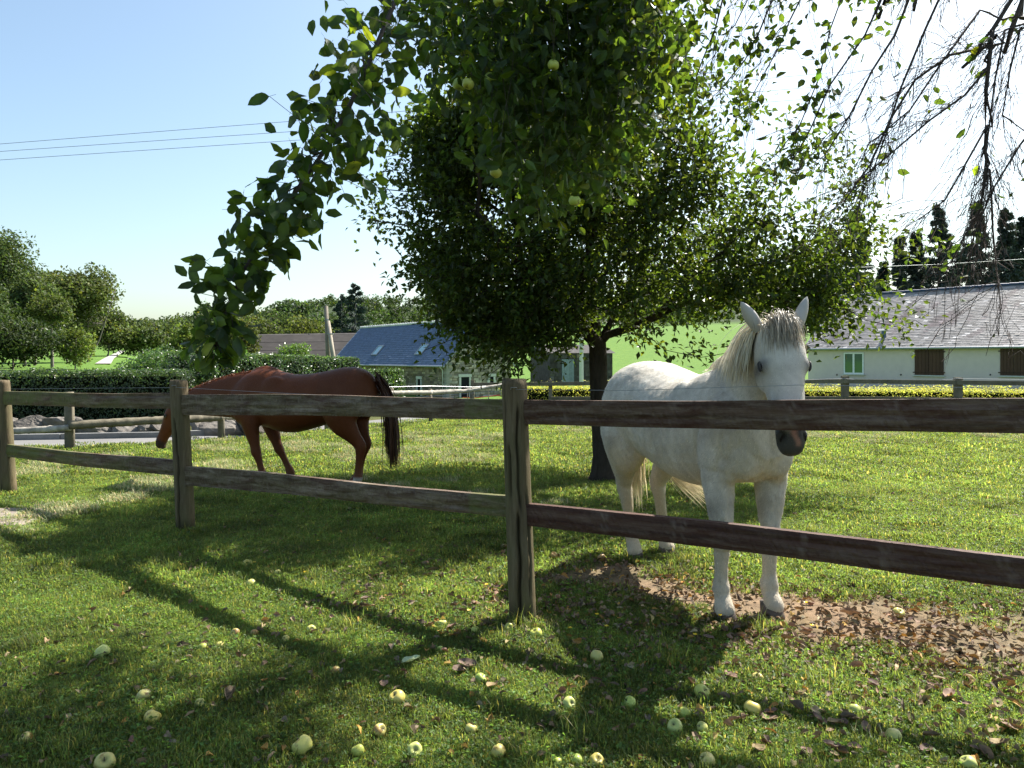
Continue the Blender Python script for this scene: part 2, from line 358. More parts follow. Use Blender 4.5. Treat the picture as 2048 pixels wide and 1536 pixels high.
# ------------------------------------------------------------------ pole fence along the lane
M_pole = mat_plain('barked_pole', (.36, .33, .28), .8, .35, 5, .6, .25, stretch=(1, 1, 1))
M_oldwood = mat_plain('old_fence_wood', (.17, .15, .11), .9, .35, 6, .6, .15)
lf = empty('lane_fence'); tag(lf, 'rustic fence of peeled round poles along the grey lane', 'fence')
LP = [(140, 902, 784, .075), (443, 879, 815, .065), (655, 863, 790, .06), (783, 855, 776, .07), (862, 846, 778, .05), (945, 838, 776, .05)]
pts = []
for px, yb, yt, r in LP:
    b = G(px, yb); d = b[1]; t = W(px-2, yt, d); pts.append((b, d)); t[2] = max(t[2], .8)
    mb = MB(); mb.tube([b-[0, 0, .2], b*.5+t*.5, t], [r*1.05, r, r*.95], 12); mb.build('post', M_oldwood, lf, True)
def pole(parent, P, r0, r1, m=None, name='rail', seed=0):
    P = np.array(P); rr = np.random.default_rng(seed); n = 24*(len(P)-1); s = np.arange(len(P)); t = np.linspace(0, len(P)-1, n)
    Q = np.stack([np.interp(t, s, P[:, k]) for k in range(3)], -1)+rr.normal(size=(n, 3))*.002
    Q[:, 2] += .012*np.sin(t*2.3+seed); rad = np.linspace(r0, r1, n)*(1+.05*rr.normal(size=n))
    mb = MB(); c = np.ones((n, 3))*rr.uniform(.75, 1.2, (n, 1)); mb.tube(Q, rad, 10, c); return mb.build(name, m or M_pole, parent, True)
d = [p[1] for p in pts]
pole(lf, [W(-60, 873, 12.0), W(20, 862, 12.2), W(140, 854, d[0]-.1)], .06, .055, seed=1)
pole(lf, [W(136, 852, d[0]-.12), W(340, 838, d[1]-.9), W(443, 835, d[1]-.12)], .075, .07, M_oldwood, seed=2)
pole(lf, [W(436, 833, d[1]-.1), W(480, 833, 14.6), W(655, 835, d[2]-.1)], .06, .05, seed=3)
pole(lf, [W(-60, 803, 12.0), W(140, 797, d[0]-.1), W(443, 812, d[1]-.1), W(655, 800, d[2]-.1), W(783, 787, d[3]-.1)], .05, .05, M_oldwood, seed=4)
pole(lf, [W(752, 788, d[3]-.35), W(783, 787, d[3]-.13), W(862, 785, d[4]-.12)], .05, .052, seed=5)
pole(lf, [W(845, 786, d[4]-.2), W(930, 783, d[5]-.12), W(1012, 768, 19.3)], .058, .04, seed=6)
wr = MB()
for px, y0 in ((770, 772), (862, 774), (945, 776)): pass
wr.tube([W(765, 774, d[3]), W(862, 772, d[4]), W(945, 774, d[5]), W(1000, 770, 19.3)], .004, 4); wr.build('wire', M_wire, lf)
# steel posts with an orange tape in front of the barn
M_tape = mat_plain('orange_fence_tape', (.62, .10, .04), .6, .1, 5, 0, .3)
tp = empty('tape_fence'); tag(tp, 'thin white stakes strung with orange tape before the stone barn', 'fence')
for px in (900, 977, 935): mb = MB(); b = W(px, 812, 21); mb.tube([b, W(px, 775, 21)], .015, 6, (2, 2, 2)); mb.build('stake', M_oldwood, tp)
mb = MB(); mb.tube([W(925, 795, 21.02), W(950, 796, 21.02), W(1000, 790, 21.02)], .012, 6); mb.build('tape', M_tape, tp)

# ------------------------------------------------------------------ paddock fence at the back right
bf = empty('back_fence'); tag(bf, 'far squared paddock fence before the golden hedge and white house', 'fence')
BP = [(945, 20.4), (1101, 20.0), (1270, 19.4), (1475, 18.7), (1690, 18.0), (1916, 17.2), (2160, 16.5), (2420, 15.8)]
for q, (px, dd) in enumerate(BP):
    w = .05+.022*(q > 2); top = 760-8*(q > 2)-(px == 1916)*-3
    b = W(px, HOR, dd); zt = W(px, top, dd)[2]; mb = MB(); M = frame((b[0], dd, 0), (1, 0, 0))
    mb.box((-w, -w, -.2), (w, w, zt), M); mb.build('post', M_oldwood, bf)
rows_u = [769, 768, 766, 764, 762.5, 765, 768, 771]; rows_l = [798, 797, 797, 797, 796.5, 799, 803, 807]
for rows, hh in ((rows_u, .05), (rows_l, .045)):
    for q in range(1 if rows is rows_l else 0, len(BP)-1):
        a = W(BP[q][0], rows[q], BP[q][1]-.09); b = W(BP[q+1][0], rows[q+1], BP[q+1][1]-.09)
        mb = MB(); M = frame(a, b-a); mb.box((-.04, -.024, -hh), (np.linalg.norm(b-a)-.05, .024, hh), M, np.ones(3)*random.uniform(.8, 1.2)); mb.build('rail', M_oldwood, bf)
mb = MB(); mb.tube([W(1500, 764, 18.4), W(1690, 757, 17.9), W(1800, 768, 17.5), W(1916, 757, 17.1), W(2100, 760, 16.6)], .005, 4); mb.build('wire', M_wire, bf)
# ------------------------------------------------------------------ leaves and branching
def leaves(mb, P, D, Nn, L, Wd, col, fold=.18, droop=.15, detail=True, mat=0):
    """one bent, folded leaf blade at each P, pointing along D, face normal about Nn"""
    P = np.asarray(P, float); D = norm(D); S = norm(np.cross(D, Nn)); U = np.cross(S, D); n = len(P)
    L = np.broadcast_to(np.asarray(L, float), (n,))[:, None]; Wd = np.broadcast_to(np.asarray(Wd, float), (n,))[:, None]
    if detail:
        t = [(0, 0), (.5, 0), (1, 0), (.2, .36), (.58, .48), (.2, -.36), (.58, -.48)]
        fs = [np.array([(0, 1, 4, 3), (0, 5, 6, 1)]), np.array([(1, 2, 4), (1, 6, 2)])]
    else:
        t = [(0, 0), (.45, .5), (1, 0), (.45, -.5)]; fs = [np.array([(0, 2, 1), (0, 3, 2)])]
    V = np.stack([P+D*a*L+S*b*Wd+U*(abs(b)*fold*Wd*2-droop*a*a*L) for a, b in t], 1)
    k = len(t); off = (np.arange(n)*k)[:, None, None]
    col = np.asarray(col, float); col = np.tile(col, (n, 1)) if col.ndim == 1 else col
    mb.add(V.reshape(-1, 3), [(f[None]+off).reshape(-1, f.shape[1]) for f in fs], np.repeat(col, k, 0), mat)
def rdir(n, r=rng): return norm(r.normal(size=(n, 3)))
def leafcol(n, r, base=(1, 1, 1), v=.3, yellow=.1):
    c = np.array(base)[None]*np.exp(r.normal(size=(n, 1))*v)*(1+r.normal(size=(n, 3))*.06)
    y = r.random(n) < yellow; c[y] *= np.array([1.9, 1.5, .7]); return np.clip(c, 0, 3)
class Skeleton:
    def __init__(s, path, r):
        s.P = [np.array(p, float) for p in path]; s.par = [-1]+list(range(len(path)-1)); s.len = [0]; s.rng = r
        for q in range(1, len(path)): s.len.append(s.len[-1]+np.linalg.norm(s.P[q]-s.P[q-1]))
        s.tips = []; s.first = len(path)-1
    def limb(s, pts, start):
        cur = start
        for p in pts: s.P.append(np.array(p, float)); s.par.append(cur); s.len.append(s.len[cur]+np.linalg.norm(s.P[-1]-s.P[cur])); cur = len(s.P)-1
        return cur
    def grow(s, A, step=.22, bal=.35, sag=0., jit=.03, lo=None, order=None):
        lo = s.first if lo is None else lo
        A = np.asarray(A, float); root = s.P[lo]; order = np.argsort(np.linalg.norm(A-root, axis=1)) if order is None else order
        for a in A[order]:
            P = np.array(s.P[lo:]); Ln = np.array(s.len[lo:]); d = np.linalg.norm(P-a, axis=1)
            k = int(np.argmin(d+bal*Ln))+lo; dist = np.linalg.norm(s.P[k]-a); n = max(1, int(dist/step)); p0 = s.P[k]; cur = k
            side = s.rng.normal(size=3)*jit*dist*2
            for q in range(1, n+1):
                t = q/n; p = p0+(a-p0)*t+side*math.sin(math.pi*t)+s.rng.normal(size=3)*jit*(q < n)*.6*step*3+np.array([0, 0, sag*dist*math.sin(math.pi*t)])
                s.P.append(p); s.par.append(cur); s.len.append(s.len[cur]+np.linalg.norm(p-s.P[cur])); cur = len(s.P)-1
            s.tips.append(cur)
    def radii(s, tip=.004, e=2.3, mx=None):
        n = len(s.P); w = np.zeros(n); has = np.zeros(n, bool)
        for q in range(n-1, -1, -1):
            if not has[q]: w[q] = tip**e
            if s.par[q] >= 0: w[s.par[q]] += w[q]; has[s.par[q]] = True
        r = w**(1/e)
        if mx: r = tip+(r-tip)*(mx-tip)/(r.max()-tip)
        return r
    def mesh(s, mb, rad, sides=6, minr=0, col=(1, 1, 1)):
        n = len(s.P); ch = [[] for _ in range(n)]
        for q in range(n):
            if s.par[q] >= 0: ch[s.par[q]].append(q)
        stack = [(0, None)]
        while stack:
            st, pr = stack.pop(); chain = ([pr] if pr is not None else [])+[st]; q = st
            while ch[q]:
                k = max(ch[q], key=lambda c: rad[c])
                for c in ch[q]:
                    if c != k: stack.append((c, q))
                chain.append(k); q = k
            rr = np.array([rad[c] for c in chain])
            if pr is not None: rr[0] = min(rr[0], rr[1]*1.25)
            if len(chain) > 1 and rr.max() >= minr:
                mb.tube(np.array([s.P[c] for c in chain]), rr, 10 if rr.max() > .05 else (sides if rr.max() > .012 else 4), col)
    def tipdirs(s):
        o = []
        for t in s.tips:
            q = t
            for _ in range(2):
                if s.par[q] >= 0: q = s.par[q]
            o.append(s.P[t]-s.P[q])
        return norm(np.array(o))
def inpoly(x, y, poly):
    p = np.array(poly, float); o = np.zeros(len(x), bool); j = len(p)-1
    for i in range(len(p)):
        c = ((p[i, 1] > y) != (p[j, 1] > y)) & (x < (p[j, 0]-p[i, 0])*(y-p[i, 1])/(p[j, 1]-p[i, 1]+1e-9)+p[i, 0]); o ^= c; j = i
    return o

# ------------------------------------------------------------------ the apple tree in the paddock
def apple_tree():
    r = np.random.default_rng(11); D0 = 9.4
    t = tag(empty('apple_tree', tuple(G(1206, 960))), 'dark round apple tree standing in the paddock behind the white horse', 'tree')
    t.location = (0, 0, 0)
    base = G(1206, 960)
    path = [base+[0, 0, -.15], base, W(1203, 900, D0), W(1200, 830, D0), W(1197, 760, D0), W(1196, 715, D0), W(1195, 690, D0)]
    sk = Skeleton(path, r); sk.limb([W(1178, 665, D0-.1), W(1145, 625, D0-.3), W(1090, 570, D0-.6), W(1020, 510, D0-.8)], sk.first)
    sk.limb([W(1215, 670, D0), W(1262, 655, D0-.1), W(1315, 632, D0-.2), W(1380, 560, D0-.5), W(1450, 500, D0-.4)], sk.first)
    sk.limb([W(1190, 640, D0+.2), W(1180, 560, D0+.5), W(1200, 450, D0+.6), W(1210, 350, D0+.3)], sk.first)
    sk.limb([W(1225, 640, D0+.3), W(1290, 560, D0+1.0), W(1360, 480, D0+1.3)], sk.first)
    sk.limb([W(1150, 650, D0+.3), W(1060, 600, D0+1.1), W(980, 540, D0+1.5)], sk.first)
    poly = [(860, 625), (815, 560), (825, 470), (815, 400), (825, 330), (830, 250), (880, 200), (960, 160), (1060, 140), (1180, 170), (1280, 215),
            (1360, 275), (1420, 350), (1490, 405), (1570, 460), (1640, 515), (1695, 575), (1715, 605), (1680, 635), (1600, 630), (1500, 625), (1440, 610), (1340, 625),
            (1240, 615), (1150, 650), (1090, 680), (1030, 705), (960, 705), (890, 680)]
    n = 30000; px = r.uniform(770, 1780, n); py = r.uniform(130, 760, n); u = r.uniform(-1, 1, n)
    cx, cyy = 1240, 450
    e = np.sqrt(((px-cx)/540)**2+((py-cyy)/340)**2)
    dep = 2.15*np.sqrt(np.clip(1.12-e**2, .03, 1)); z_ = D0+u*dep*np.where(u < 0, .72, 1.0)
    # keep the underside hollow and the surface dense
    shell = np.maximum(np.abs(u), e); keep = inpoly(px, py, poly) & (r.random(n) < .10+.9*shell**3)
    px, py, z_ = px[keep], py[keep], z_[keep]
    A = np.stack([(px-1024)/F*z_, z_, EYE-(py-HOR)/F*z_], -1)[:1500]
    # rows were read at the tree's own distance; hold the outline there
    k = z_[:1500]/D0; A[:, 0] = (px[:1500]-1024)/F*D0; A[:, 2] = EYE-(py[:1500]-HOR)/F*D0
    low = A[:, 2] < 1.45; A = A[~low | (A[:, 0] < .3)]
    ext = [W(1090, 672, 8.8), W(1120, 680, 8.6), W(1140, 668, 8.4), W(1060, 690, 8.7), W(1245, 672, 8.5), W(1275, 665, 8.8), W(1105, 655, 8.9), W(1165, 655, 8.2), W(755, 440, D0), W(790, 395, 9), W(775, 560, 9.2), W(850, 700, 9), W(905, 720, 8.8), W(985, 745, 8.7), W(1005, 750, 9), W(1015, 725, 8.6), W(1830, 640, 9.2), W(1800, 655, 9), W(1845, 650, 9.1), W(1770, 540, 9),
           W(1780, 575, 9.2), W(1720, 430, 9), W(1750, 430, 9.2), W(1690, 400, 9.5), W(1640, 330, 9.3), W(1560, 330, 9), W(1450, 290, 9), W(1780, 500, 9.3), W(1850, 490, 9), W(1880, 505, 9), W(1330, 700, 9), W(1400, 715, 8.9), W(1460, 705, 9), W(1610, 690, 9), W(1110, 690, 8.7),
           W(1660, 670, 9), W(1730, 640, 9.1), W(1690, 640, 9), W(1590, 300, 9), W(1620, 400, 9)]
    for _ in range(60):
        th = r.uniform(-.15, 3.3); k_ = r.uniform(1.0, 1.13); ext.append(W(1240+455*k_*math.cos(th), 430-275*k_*math.sin(th), D0+r.normal()*.4))
    sk.grow(np.vstack([A, ext]), step=.25, bal=.3, sag=.03, jit=.02)
    rad = sk.radii(.004, 2.35, .115); mb = MB(); sk.mesh(mb, rad)
    rad2 = rad.copy()
    mb.build('branches', M_bark, t, True)
    # swelling at the foot
    mb = MB(); mb.tube([base+[0, 0, -.1], base+[0, 0, .02], base+[0, 0, .1], base+[0, 0, .3], W(1203, 880, D0)], [.2, .185, .155, .132, .12], 14); mb.build('trunk', M_bark, t, True)
    T = np.array([sk.P[q] for q in sk.tips]); Dr = sk.tipdirs(); m = 52; nT = len(T)
    a = r.random((nT, m)); spread = .24
    P = (T[:, None]-Dr[:, None]*(a*.45)[..., None]+r.normal(size=(nT, m, 3))*spread*.55).reshape(-1, 3)
    Dl = norm(np.repeat(Dr, m, 0)*.5+r.normal(size=P.shape)*.7+np.array([0, 0, -.25]))
    Nn = norm(r.normal(size=P.shape)*.55+np.array([0, 0, 1.])); n = len(P)
    gap = smooth_noise(P[:, 0]+.6*P[:, 1], P[:, 2], .95, 71)+smooth_noise(P[:, 0]-.5*P[:, 1], P[:, 2]+.4*P[:, 1], .5, 72)*.8
    kp_ = gap > np.quantile(gap, .11); P, Dl, Nn = P[kp_], Dl[kp_], Nn[kp_]; n = len(P)
    mb = MB(); leaves(mb, P, Dl, Nn, r.uniform(.065, .105, n), r.uniform(.038, .06, n), leafcol(n, r, (1, 1, 1), .25, .04), detail=False)
    tag(mb.build('foliage', M_leaf, t), kind='stuff')
    # green apples half hidden in the crown
    me = APPLE['green']
    for q in r.choice(len(P), 70, replace=False):
        p = P[q]
        if p[1] > D0+.4: continue
        o = bpy.data.objects.new('apple', me); C.objects.link(o); o.parent = t; o.location = p+[0, -.05, -.04]; s = r.uniform(.8, 1.05); o.scale = (s, s, s)
    return t

# ------------------------------------------------------------------ apples
def mat_apple(name, c0, c1, rot=False):
    m, nt, b = material(name); v = coord(nt, 'Object'); a = attr(nt)
    ri = N(nt, 'ShaderNodeObjectInfo').outputs['Random']; ad = N(nt, 'ShaderNodeVectorMath', operation='ADD'); nt.links.new(v, ad.inputs[0])
    sc = N(nt, 'ShaderNodeVectorMath', operation='SCALE'); cb = N(nt, 'ShaderNodeCombineXYZ')
    for i in range(3): nt.links.new(ri, cb.inputs[i])
    nt.links.new(cb.outputs[0], sc.inputs[0]); sc.inputs['Scale'].default_value = 9; nt.links.new(sc.outputs[0], ad.inputs[1]); v = ad.outputs[0]
    col = ramp(nt, noise(nt, 22, 4, .6, v), [(.3, c0), (.7, c1)])
    col = mix(nt, ramp(nt, noise(nt, 26, 6, .7, v), [(.60, (0,)*3), (.66, (.9,)*3)]), col, (.10, .05, .025))
    if rot: col = mix(nt, ramp(nt, noise(nt, 14, 4, .6, v), [(.52, (0,)*3), (.60, (1,)*3)]), col, (.15, .07, .035))
    col = mix(nt, ri, col, mix(nt, .35, col, (.75, .55, .12)))
    nt.links.new(mix(nt, 1., col, a, 'MULTIPLY'), b.inputs['Base Color']); b.inputs['Roughness'].default_value = .42
    b.inputs['Specular IOR Level'].default_value = .4; b.inputs['Subsurface Weight'].default_value = .12; b.inputs['Subsurface Radius'].default_value = (.01, .012, .004); b.inputs['Subsurface Scale'].default_value = .6
    return m
def apple_mesh(name, m, seed):
    r = np.random.default_rng(seed); nu, nv = 20, 14; u = np.arange(nu)/nu*2*np.pi; w = np.linspace(0, np.pi, nv+1)[1:-1]
    U, Wv = np.meshgrid(u, w); rad = .036*(1+.05*np.sin(U*2+seed)+.03*np.cos(U*5)*np.sin(Wv)+.04*np.cos(Wv))
    rr = rad*np.sin(Wv)**.85; z = rad*np.cos(Wv)*.92-.010*np.exp(-((Wv)/.42)**2)+.007*np.exp(-((np.pi-Wv)/.4)**2)
    V = np.stack([np.cos(U)*rr, np.sin(U)*rr, z], -1).reshape(-1, 3); V = np.vstack([V, [[0, 0, .017], [0, 0, -.024]]]); k = len(w)
    i = np.arange(k-1)[:, None]*nu; j = np.arange(nu)[None]; j2 = (j+1) % nu; q = np.arange(nu)
    f = np.stack([i+j, i+nu+j, i+nu+j2, i+j2], -1).reshape(-1, 4)
    mb = MB(); c = np.ones((len(V), 3)); c[-2] = .35; c[-1] = .25; c[-2-nu:-2] *= .7; c[:nu] *= .75
    mb.add(V, [f, np.stack([np.full(nu, k*nu), q, (q+1) % nu], -1), np.stack([np.full(nu, k*nu+1), (k-1)*nu+(q+1) % nu, (k-1)*nu+q], -1)], c)
    o = mb.build(name, m, None, True); me = o.data; bpy.data.objects.remove(o); return me
MA = {'green': mat_apple('green_apple', (.26, .38, .06), (.42, .50, .12)), 'yellow': mat_apple('yellow_apple', (.52, .42, .09), (.62, .54, .16)),
      'pale': mat_apple('pale_apple', (.36, .44, .12), (.50, .53, .18)), 'rot': mat_apple('browned_apple', (.42, .44, .14), (.5, .42, .15), True), 'brown': mat_apple('brown_apple', (.20, .07, .04), (.28, .13, .07), True)}
APPLE = {k: apple_mesh('apple', m, i+1) for i, (k, m) in enumerate(MA.items())}
mb = MB(); mb.tube([(0, 0, .012), (.001, 0, .024), (.006, .002, .036)], [.0016, .0013, .002], 5); _o = mb.build('stalk', M_twig); STALK = _o.data; bpy.data.objects.remove(_o)
TREE = apple_tree()

# ------------------------------------------------------------------ the tree overhead
def overhead_tree():
    r = np.random.default_rng(23)
    t = tag(empty('overhanging_apple_tree'), 'apple tree at the viewer\'s side whose drooping leafy and bare branches hang across the top', 'tree')
    base = np.array([4.9, 2.0, 0.])
    path = [base-[0, 0, .2], base, base+[-.03, .02, .8], base+[-.1, .05, 1.6], base+[-.2, .1, 2.2]]
    top = path[-1]
    segL, segC, segR = [], [], []
    sk = Skeleton(path, r)
    # main limbs over the viewer (out of the picture, above its upper edge)
    k0 = sk.limb([(4.2, 2.5, 3.3), (3.3, 3.0, 4.05), (2.3, 3.5, 4.35), (1.4, 4.0, 4.45), (.6, 4.3, 4.35), (-.1, 3.9, 4.0)], sk.first)
    n0 = len(sk.P)-6; hub = n0+2
    kR = sk.limb([W(2150, -120, 3.9), W(2020, 20, 4.0)], n0)
    # the long drooping branch on the left
    ll = sk.limb([W(900, -160, 3.6), W(800, -20, 3.3), W(745, 110, 3.1), W(700, 210, 3.0), W(650, 300, 2.95), W(600, 370, 2.9), W(552, 440, 2.87), W(510, 500, 2.85), W(478, 560, 2.83), W(455, 620, 2.8), W(432, 690, 2.8)], k0)
    Lnodes = list(range(ll-9, ll+1))
    leafs = []   # (pos, dir, normal, len)
    def twig(p, q): sk.limb([p*.5+q*.5+r.normal(size=3)*.01, q], min(range(len(sk.P)), key=lambda i: np.linalg.norm(sk.P[i]-p)+(0 if i >= sk.first else 9)))
    for q in range(len(Lnodes)):
        p = sk.P[Lnodes[q]]; nx = sk.P[Lnodes[min(q+1, 9)]]; up = q/9
        nleaf = int(80*(1-up)**1.3+40); sp = .125*(1-up)+.056
        for _ in range(nleaf):
            a = r.random(); c = p*(1-a)+nx*a; d = norm(r.normal(size=3)*[1, .8, .8]+[.05, 0, -.75])
            off = np.clip(r.normal(size=3), -1.7, 1.7)*sp*np.array([.66, .8, .6]); leafs.append((c+off, d, norm([r.normal(), -1+r.normal()*.6, r.normal()*.7]), r.uniform(.056, .086)))
            if r.random() < .25: twig(c, c+off)
    # little outer shoots seen against the sky
    for a, b in (((470, 560), (405, 520)), ((462, 580), (385, 556)), ((520, 505), (590, 470)), ((600, 380), (530, 360)), ((640, 310), (575, 320)), ((700, 230), (610, 200)), ((690, 225), (720, 350)), ((735, 120), (655, 150)), ((745, 60), (690, 20)), ((760, 200), (800, 290)), ((440, 660), (380, 690))):
        A = W(*a, 2.85); B = W(*b, 2.82); twig(A, B)
        for s in np.linspace(.35, 1.05, 6):
            leafs.append((A*(1-s)+B*s+r.normal(size=3)*.012, norm((B-A)/np.linalg.norm(B-A)*.6+r.normal(size=3)*.5+[0, 0, -.3]), norm([r.normal()*.6, -1, r.normal()*.6]), r.uniform(.06, .085)))
    # hanging curtain in the middle: strands falling from above the frame
    apples = []
    strands = []
    for _ in range(120):
        px = r.uniform(850, 1345); d = r.uniform(3.7, 5.3)
        bot = np.interp(px, [800, 850, 900, 1000, 1060, 1180, 1250, 1345], [150, 210, 160, 330, 420, 440, 300, 230])*r.uniform(.35, 1.0)
        strands.append((px, d, bot, 1.0))
    for px, bot, d in ((1020, 425, 4.4), (1060, 440, 4.3), (1100, 430, 4.5), (1130, 360, 4.2), (1180, 340, 4.4), (1230, 300, 4.5), (1290, 255, 4.3), (960, 330, 4.6), (1330, 235, 4.4), (1080, 400, 4.2), (1150, 400, 4.6), (1265, 330, 4.8), (1310, 300, 4.6)): strands.append((px, d, bot, 1.3))
    for px, d, bot, dens in strands:
        topz = r.uniform(4.0, 4.6); x0 = (px-1024)/F*d+r.uniform(-.25, .4); B = W(px, bot, d)
        A = np.array([x0, d+r.uniform(-.1, .3), topz]); n = max(4, int(np.linalg.norm(A-B)/.12)); pr = []
        cen = sk.limb([A], min(range(sk.first, len(sk.P)), key=lambda i: np.linalg.norm(sk.P[i]-A)+.3*(sk.P[i][2] < 3.7)*9))
        bow = r.normal(size=3)*[.12, .1, 0]; P = [A*(1-s)+B*s+bow*math.sin(math.pi*s)+r.normal(size=3)*.012 for s in np.linspace(0, 1, n)[1:]]; sk.limb(P, cen)
        for q, p in enumerate(P):
            for _ in range(int(r.poisson(8*dens))):
                leafs.append((p+r.normal(size=3)*[.075, .09, .06], norm(r.normal(size=3)*[.75, .75, .5]+[0, 0, -.7]), norm(r.normal(size=3)), r.uniform(.055, .09)))
            if r.random() < .16 and p[2] < 3.95: apples.append(p+r.normal(size=3)*.03-[0, .04, .05])
    # loose leafy sprays on the upper right and the bare fan beyond them
    def fan(seg, d, leafp, sub, spread, sl):
        P = [W(x, y, d+dd) for x, y, dd in seg]; A = P[0]
        c = min(range(sk.first, len(sk.P)), key=lambda i: np.linalg.norm(sk.P[i]-A)); last = sk.limb(P, c); ids = list(range(last-len(P)+1, last+1))
        for k, q in enumerate(ids):
            for _ in range(sub+(leafp < .1)*3):
                p = sk.P[q]; nxt = sk.P[ids[min(k+1, len(ids)-1)]]; dr = norm(nxt-sk.P[ids[max(k-1, 0)]]); L = sl*r.uniform(.4, 1.1)
                dd = norm(dr+r.normal(size=3)*spread*np.array([1, .6, 1])); Q = [p+dd*L*s+np.array([0, 0, -(.22 if leafp > .1 else .10)*L*s*s])+r.normal(size=3)*.012 for s in (.2, .4, .6, .8, 1)]
                sk.limb(Q, q)
                for z in range(2):
                    w = Q[r.integers(0, 4)]; d2 = norm(dd+r.normal(size=3)*.5); sk.limb([w+d2*L*.18+r.normal(size=3)*.006, w+d2*L*.36+[0, 0, -.03]], len(sk.P)-1-r.integers(0, 3))
                for w in Q:
                    for _ in range(r.poisson(leafp)): leafs.append((w+r.normal(size=3)*.05, norm(r.normal(size=3)+[-.3, 0, -.6]), norm(r.normal(size=3)), r.uniform(.05, .075)))
    for seg in ([(1460, -60, 0), (1430, 60, 0), (1405, 120, .1), (1380, 190, .1)], [(1560, -40, 0), (1520, 60, 0), (1490, 120, .1), (1440, 180, .2)], [(1620, -40, 0), (1580, 40, 0), (1560, 90, 0), (1500, 200, 0)],
                [(1700, -50, .3), (1660, 60, .2), (1640, 150, .1), (1600, 250, 0), (1560, 300, 0)], [(1780, -40, 0), (1730, 70, 0), (1660, 170, 0), (1620, 260, 0), (1580, 330, 0)], [(1540, -60, 0), (1500, -10, 0), (1470, 50, 0)]):
        fan(seg, 4.5, .85, 4, .5, .32)
    for seg in ([(2060, -60, 0), (1985, 60, 0), (1972, 180, 0), (1970, 300, 0), (1975, 360, 0)], [(1990, 90, 0), (1900, 110, 0), (1830, 160, 0), (1780, 240, 0), (1740, 330, 0), (1690, 400, 0)],
                [(1840, -60, 0), (1790, 70, 0), (1745, 140, 0), (1700, 230, 0), (1650, 310, 0)], [(1980, 130, 0), (1930, 190, 0), (1860, 240, 0), (1790, 300, 0), (1730, 350, 0)],
                [(1975, 250, 0), (1930, 330, 0), (1890, 400, 0), (1850, 430, 0)], [(2070, 40, 0), (2010, 60, 0), (1990, 160, 0), (1975, 280, 0), (1965, 380, 0)], [(2090, 30, 0), (2040, 60, 0), (2020, 140, 0), (2005, 230, 0), (2060, 270, 0)],
                [(1975, 330, 0), (1960, 420, 0), (1930, 470, 0), (1905, 520, 0)], [(1980, 340, 0), (1985, 450, 0), (1995, 560, 0)], [(1900, -50, 0), (1850, 60, 0), (1800, 180, 0), (1775, 260, 0), (1750, 330, 0)],
                [(2110, 200, 0), (2040, 290, 0), (1985, 380, 0), (1960, 440, 0)], [(1960, 20, 0), (1880, 130, 0), (1820, 220, 0), (1760, 270, 0)], [(2000, 560, 0), (1985, 575, 0), (1955, 590, 0), (1925, 615, 0)]):
        fan(seg, 4.15, .035, 4 if seg[0][1] < 500 else -2, .33, .38)
    # limbs and foliage above the frame whose shade falls across the near lawn
    for _ in range(74):
        a = np.array([r.uniform(-1.2, 2.9), r.uniform(4.4, 7.4), r.uniform(4.3, 5.6)]); c = min(range(sk.first, len(sk.P)), key=lambda i: np.linalg.norm(sk.P[i]-a)); p0 = sk.P[c]
        if a[2] < EYE+(HOR+90)/F*a[1] : a[2] = EYE+(HOR+90)/F*a[1]+r.uniform(0, .5)
        sk.limb([p0*(1-s)+a*s+r.normal(size=3)*.02 for s in (.25, .5, .75, 1)], c)
        bd = norm(a-p0)
        for _ in range(int(r.uniform(60, 120))): leafs.append((a-bd*.5*r.random()+r.normal(size=3)*[.15, .15, .10], norm(r.normal(size=3)+[0, 0, -.5]), norm(r.normal(size=3)*.5+[0, 0, 1]), r.uniform(.06, .09)))
    rad = sk.radii(.0012, 2.35); rad = np.minimum(rad, .009+(rad-.009)*.55); rad = np.maximum(rad, .0012)
    mb = MB(); sk.mesh(mb, rad, 6); mb.build('branches', M_twig, t, True)
    mb = MB(); mb.tube([base-[0, 0, .1], base+[0, 0, .1], base+[-.01, 0, .5], path[3]], [.3, .2, .16, .13], 14); mb.build('trunk', M_bark, t, True)
    Pp = np.array([l[0] for l in leafs]); Dd = np.array([l[1] for l in leafs]); Nn = np.array([l[2] for l in leafs]); LL = np.array([l[3] for l in leafs])
    px = 1024+Pp[:, 0]/Pp[:, 1]*F; py = HOR-(Pp[:, 2]-EYE)/Pp[:, 1]*F
    size = LL/Pp[:, 1]*(px > -20)*(px < 2070)*(py > -10)
    order = np.argsort(-size); big = order[:300]; rest = order[300:]
    pitch = .055*np.array([0, 0, 0])
    col = leafcol(len(Pp), r, (1, 1, 1), .22, .07)
    # leaf meshes shared by the 300 that show largest, serrated outline, curled blade
    variants = []
    for v in range(8):
        mb = MB(); k = 9; s = np.linspace(0, 1, k); w = .265*np.sin(np.pi*s**.92)**.75; w[0] = w[-1] = 0
        curl = r.uniform(-.25, .35); fo = r.uniform(.1, .45); V = []
        for side in (-1, 0, 1):
            for q in range(k):
                ww = w[q]*(1+.035*(-1)**q)*abs(side); V.append((s[q], side*ww, fo*ww-curl*s[q]**2+.03*math.sin(s[q]*9+v)*abs(side)))
        V.append((-.25, 0, .0)); fcs = []
        for b_ in (0, k):
            for q in range(k-1): fcs.append((b_+q, b_+q+1, b_+k+q+1, b_+k+q))
        V += [(-.3, .008, .02), (-.3, -.008, .02), (0, .008, 0), (0, -.008, 0)]; fcs.append((28, 29, 31, 30)); c = np.tile([leafcol(1, r, (1, 1, 1), .25, .12)[0]], (len(V), 1)); c[k:2*k] *= 1.25
        mb.add(V, [np.array(fcs)], c); o = mb.build('leaf', M_leafnear, None, True); variants.append(o.data); bpy.data.objects.remove(o)
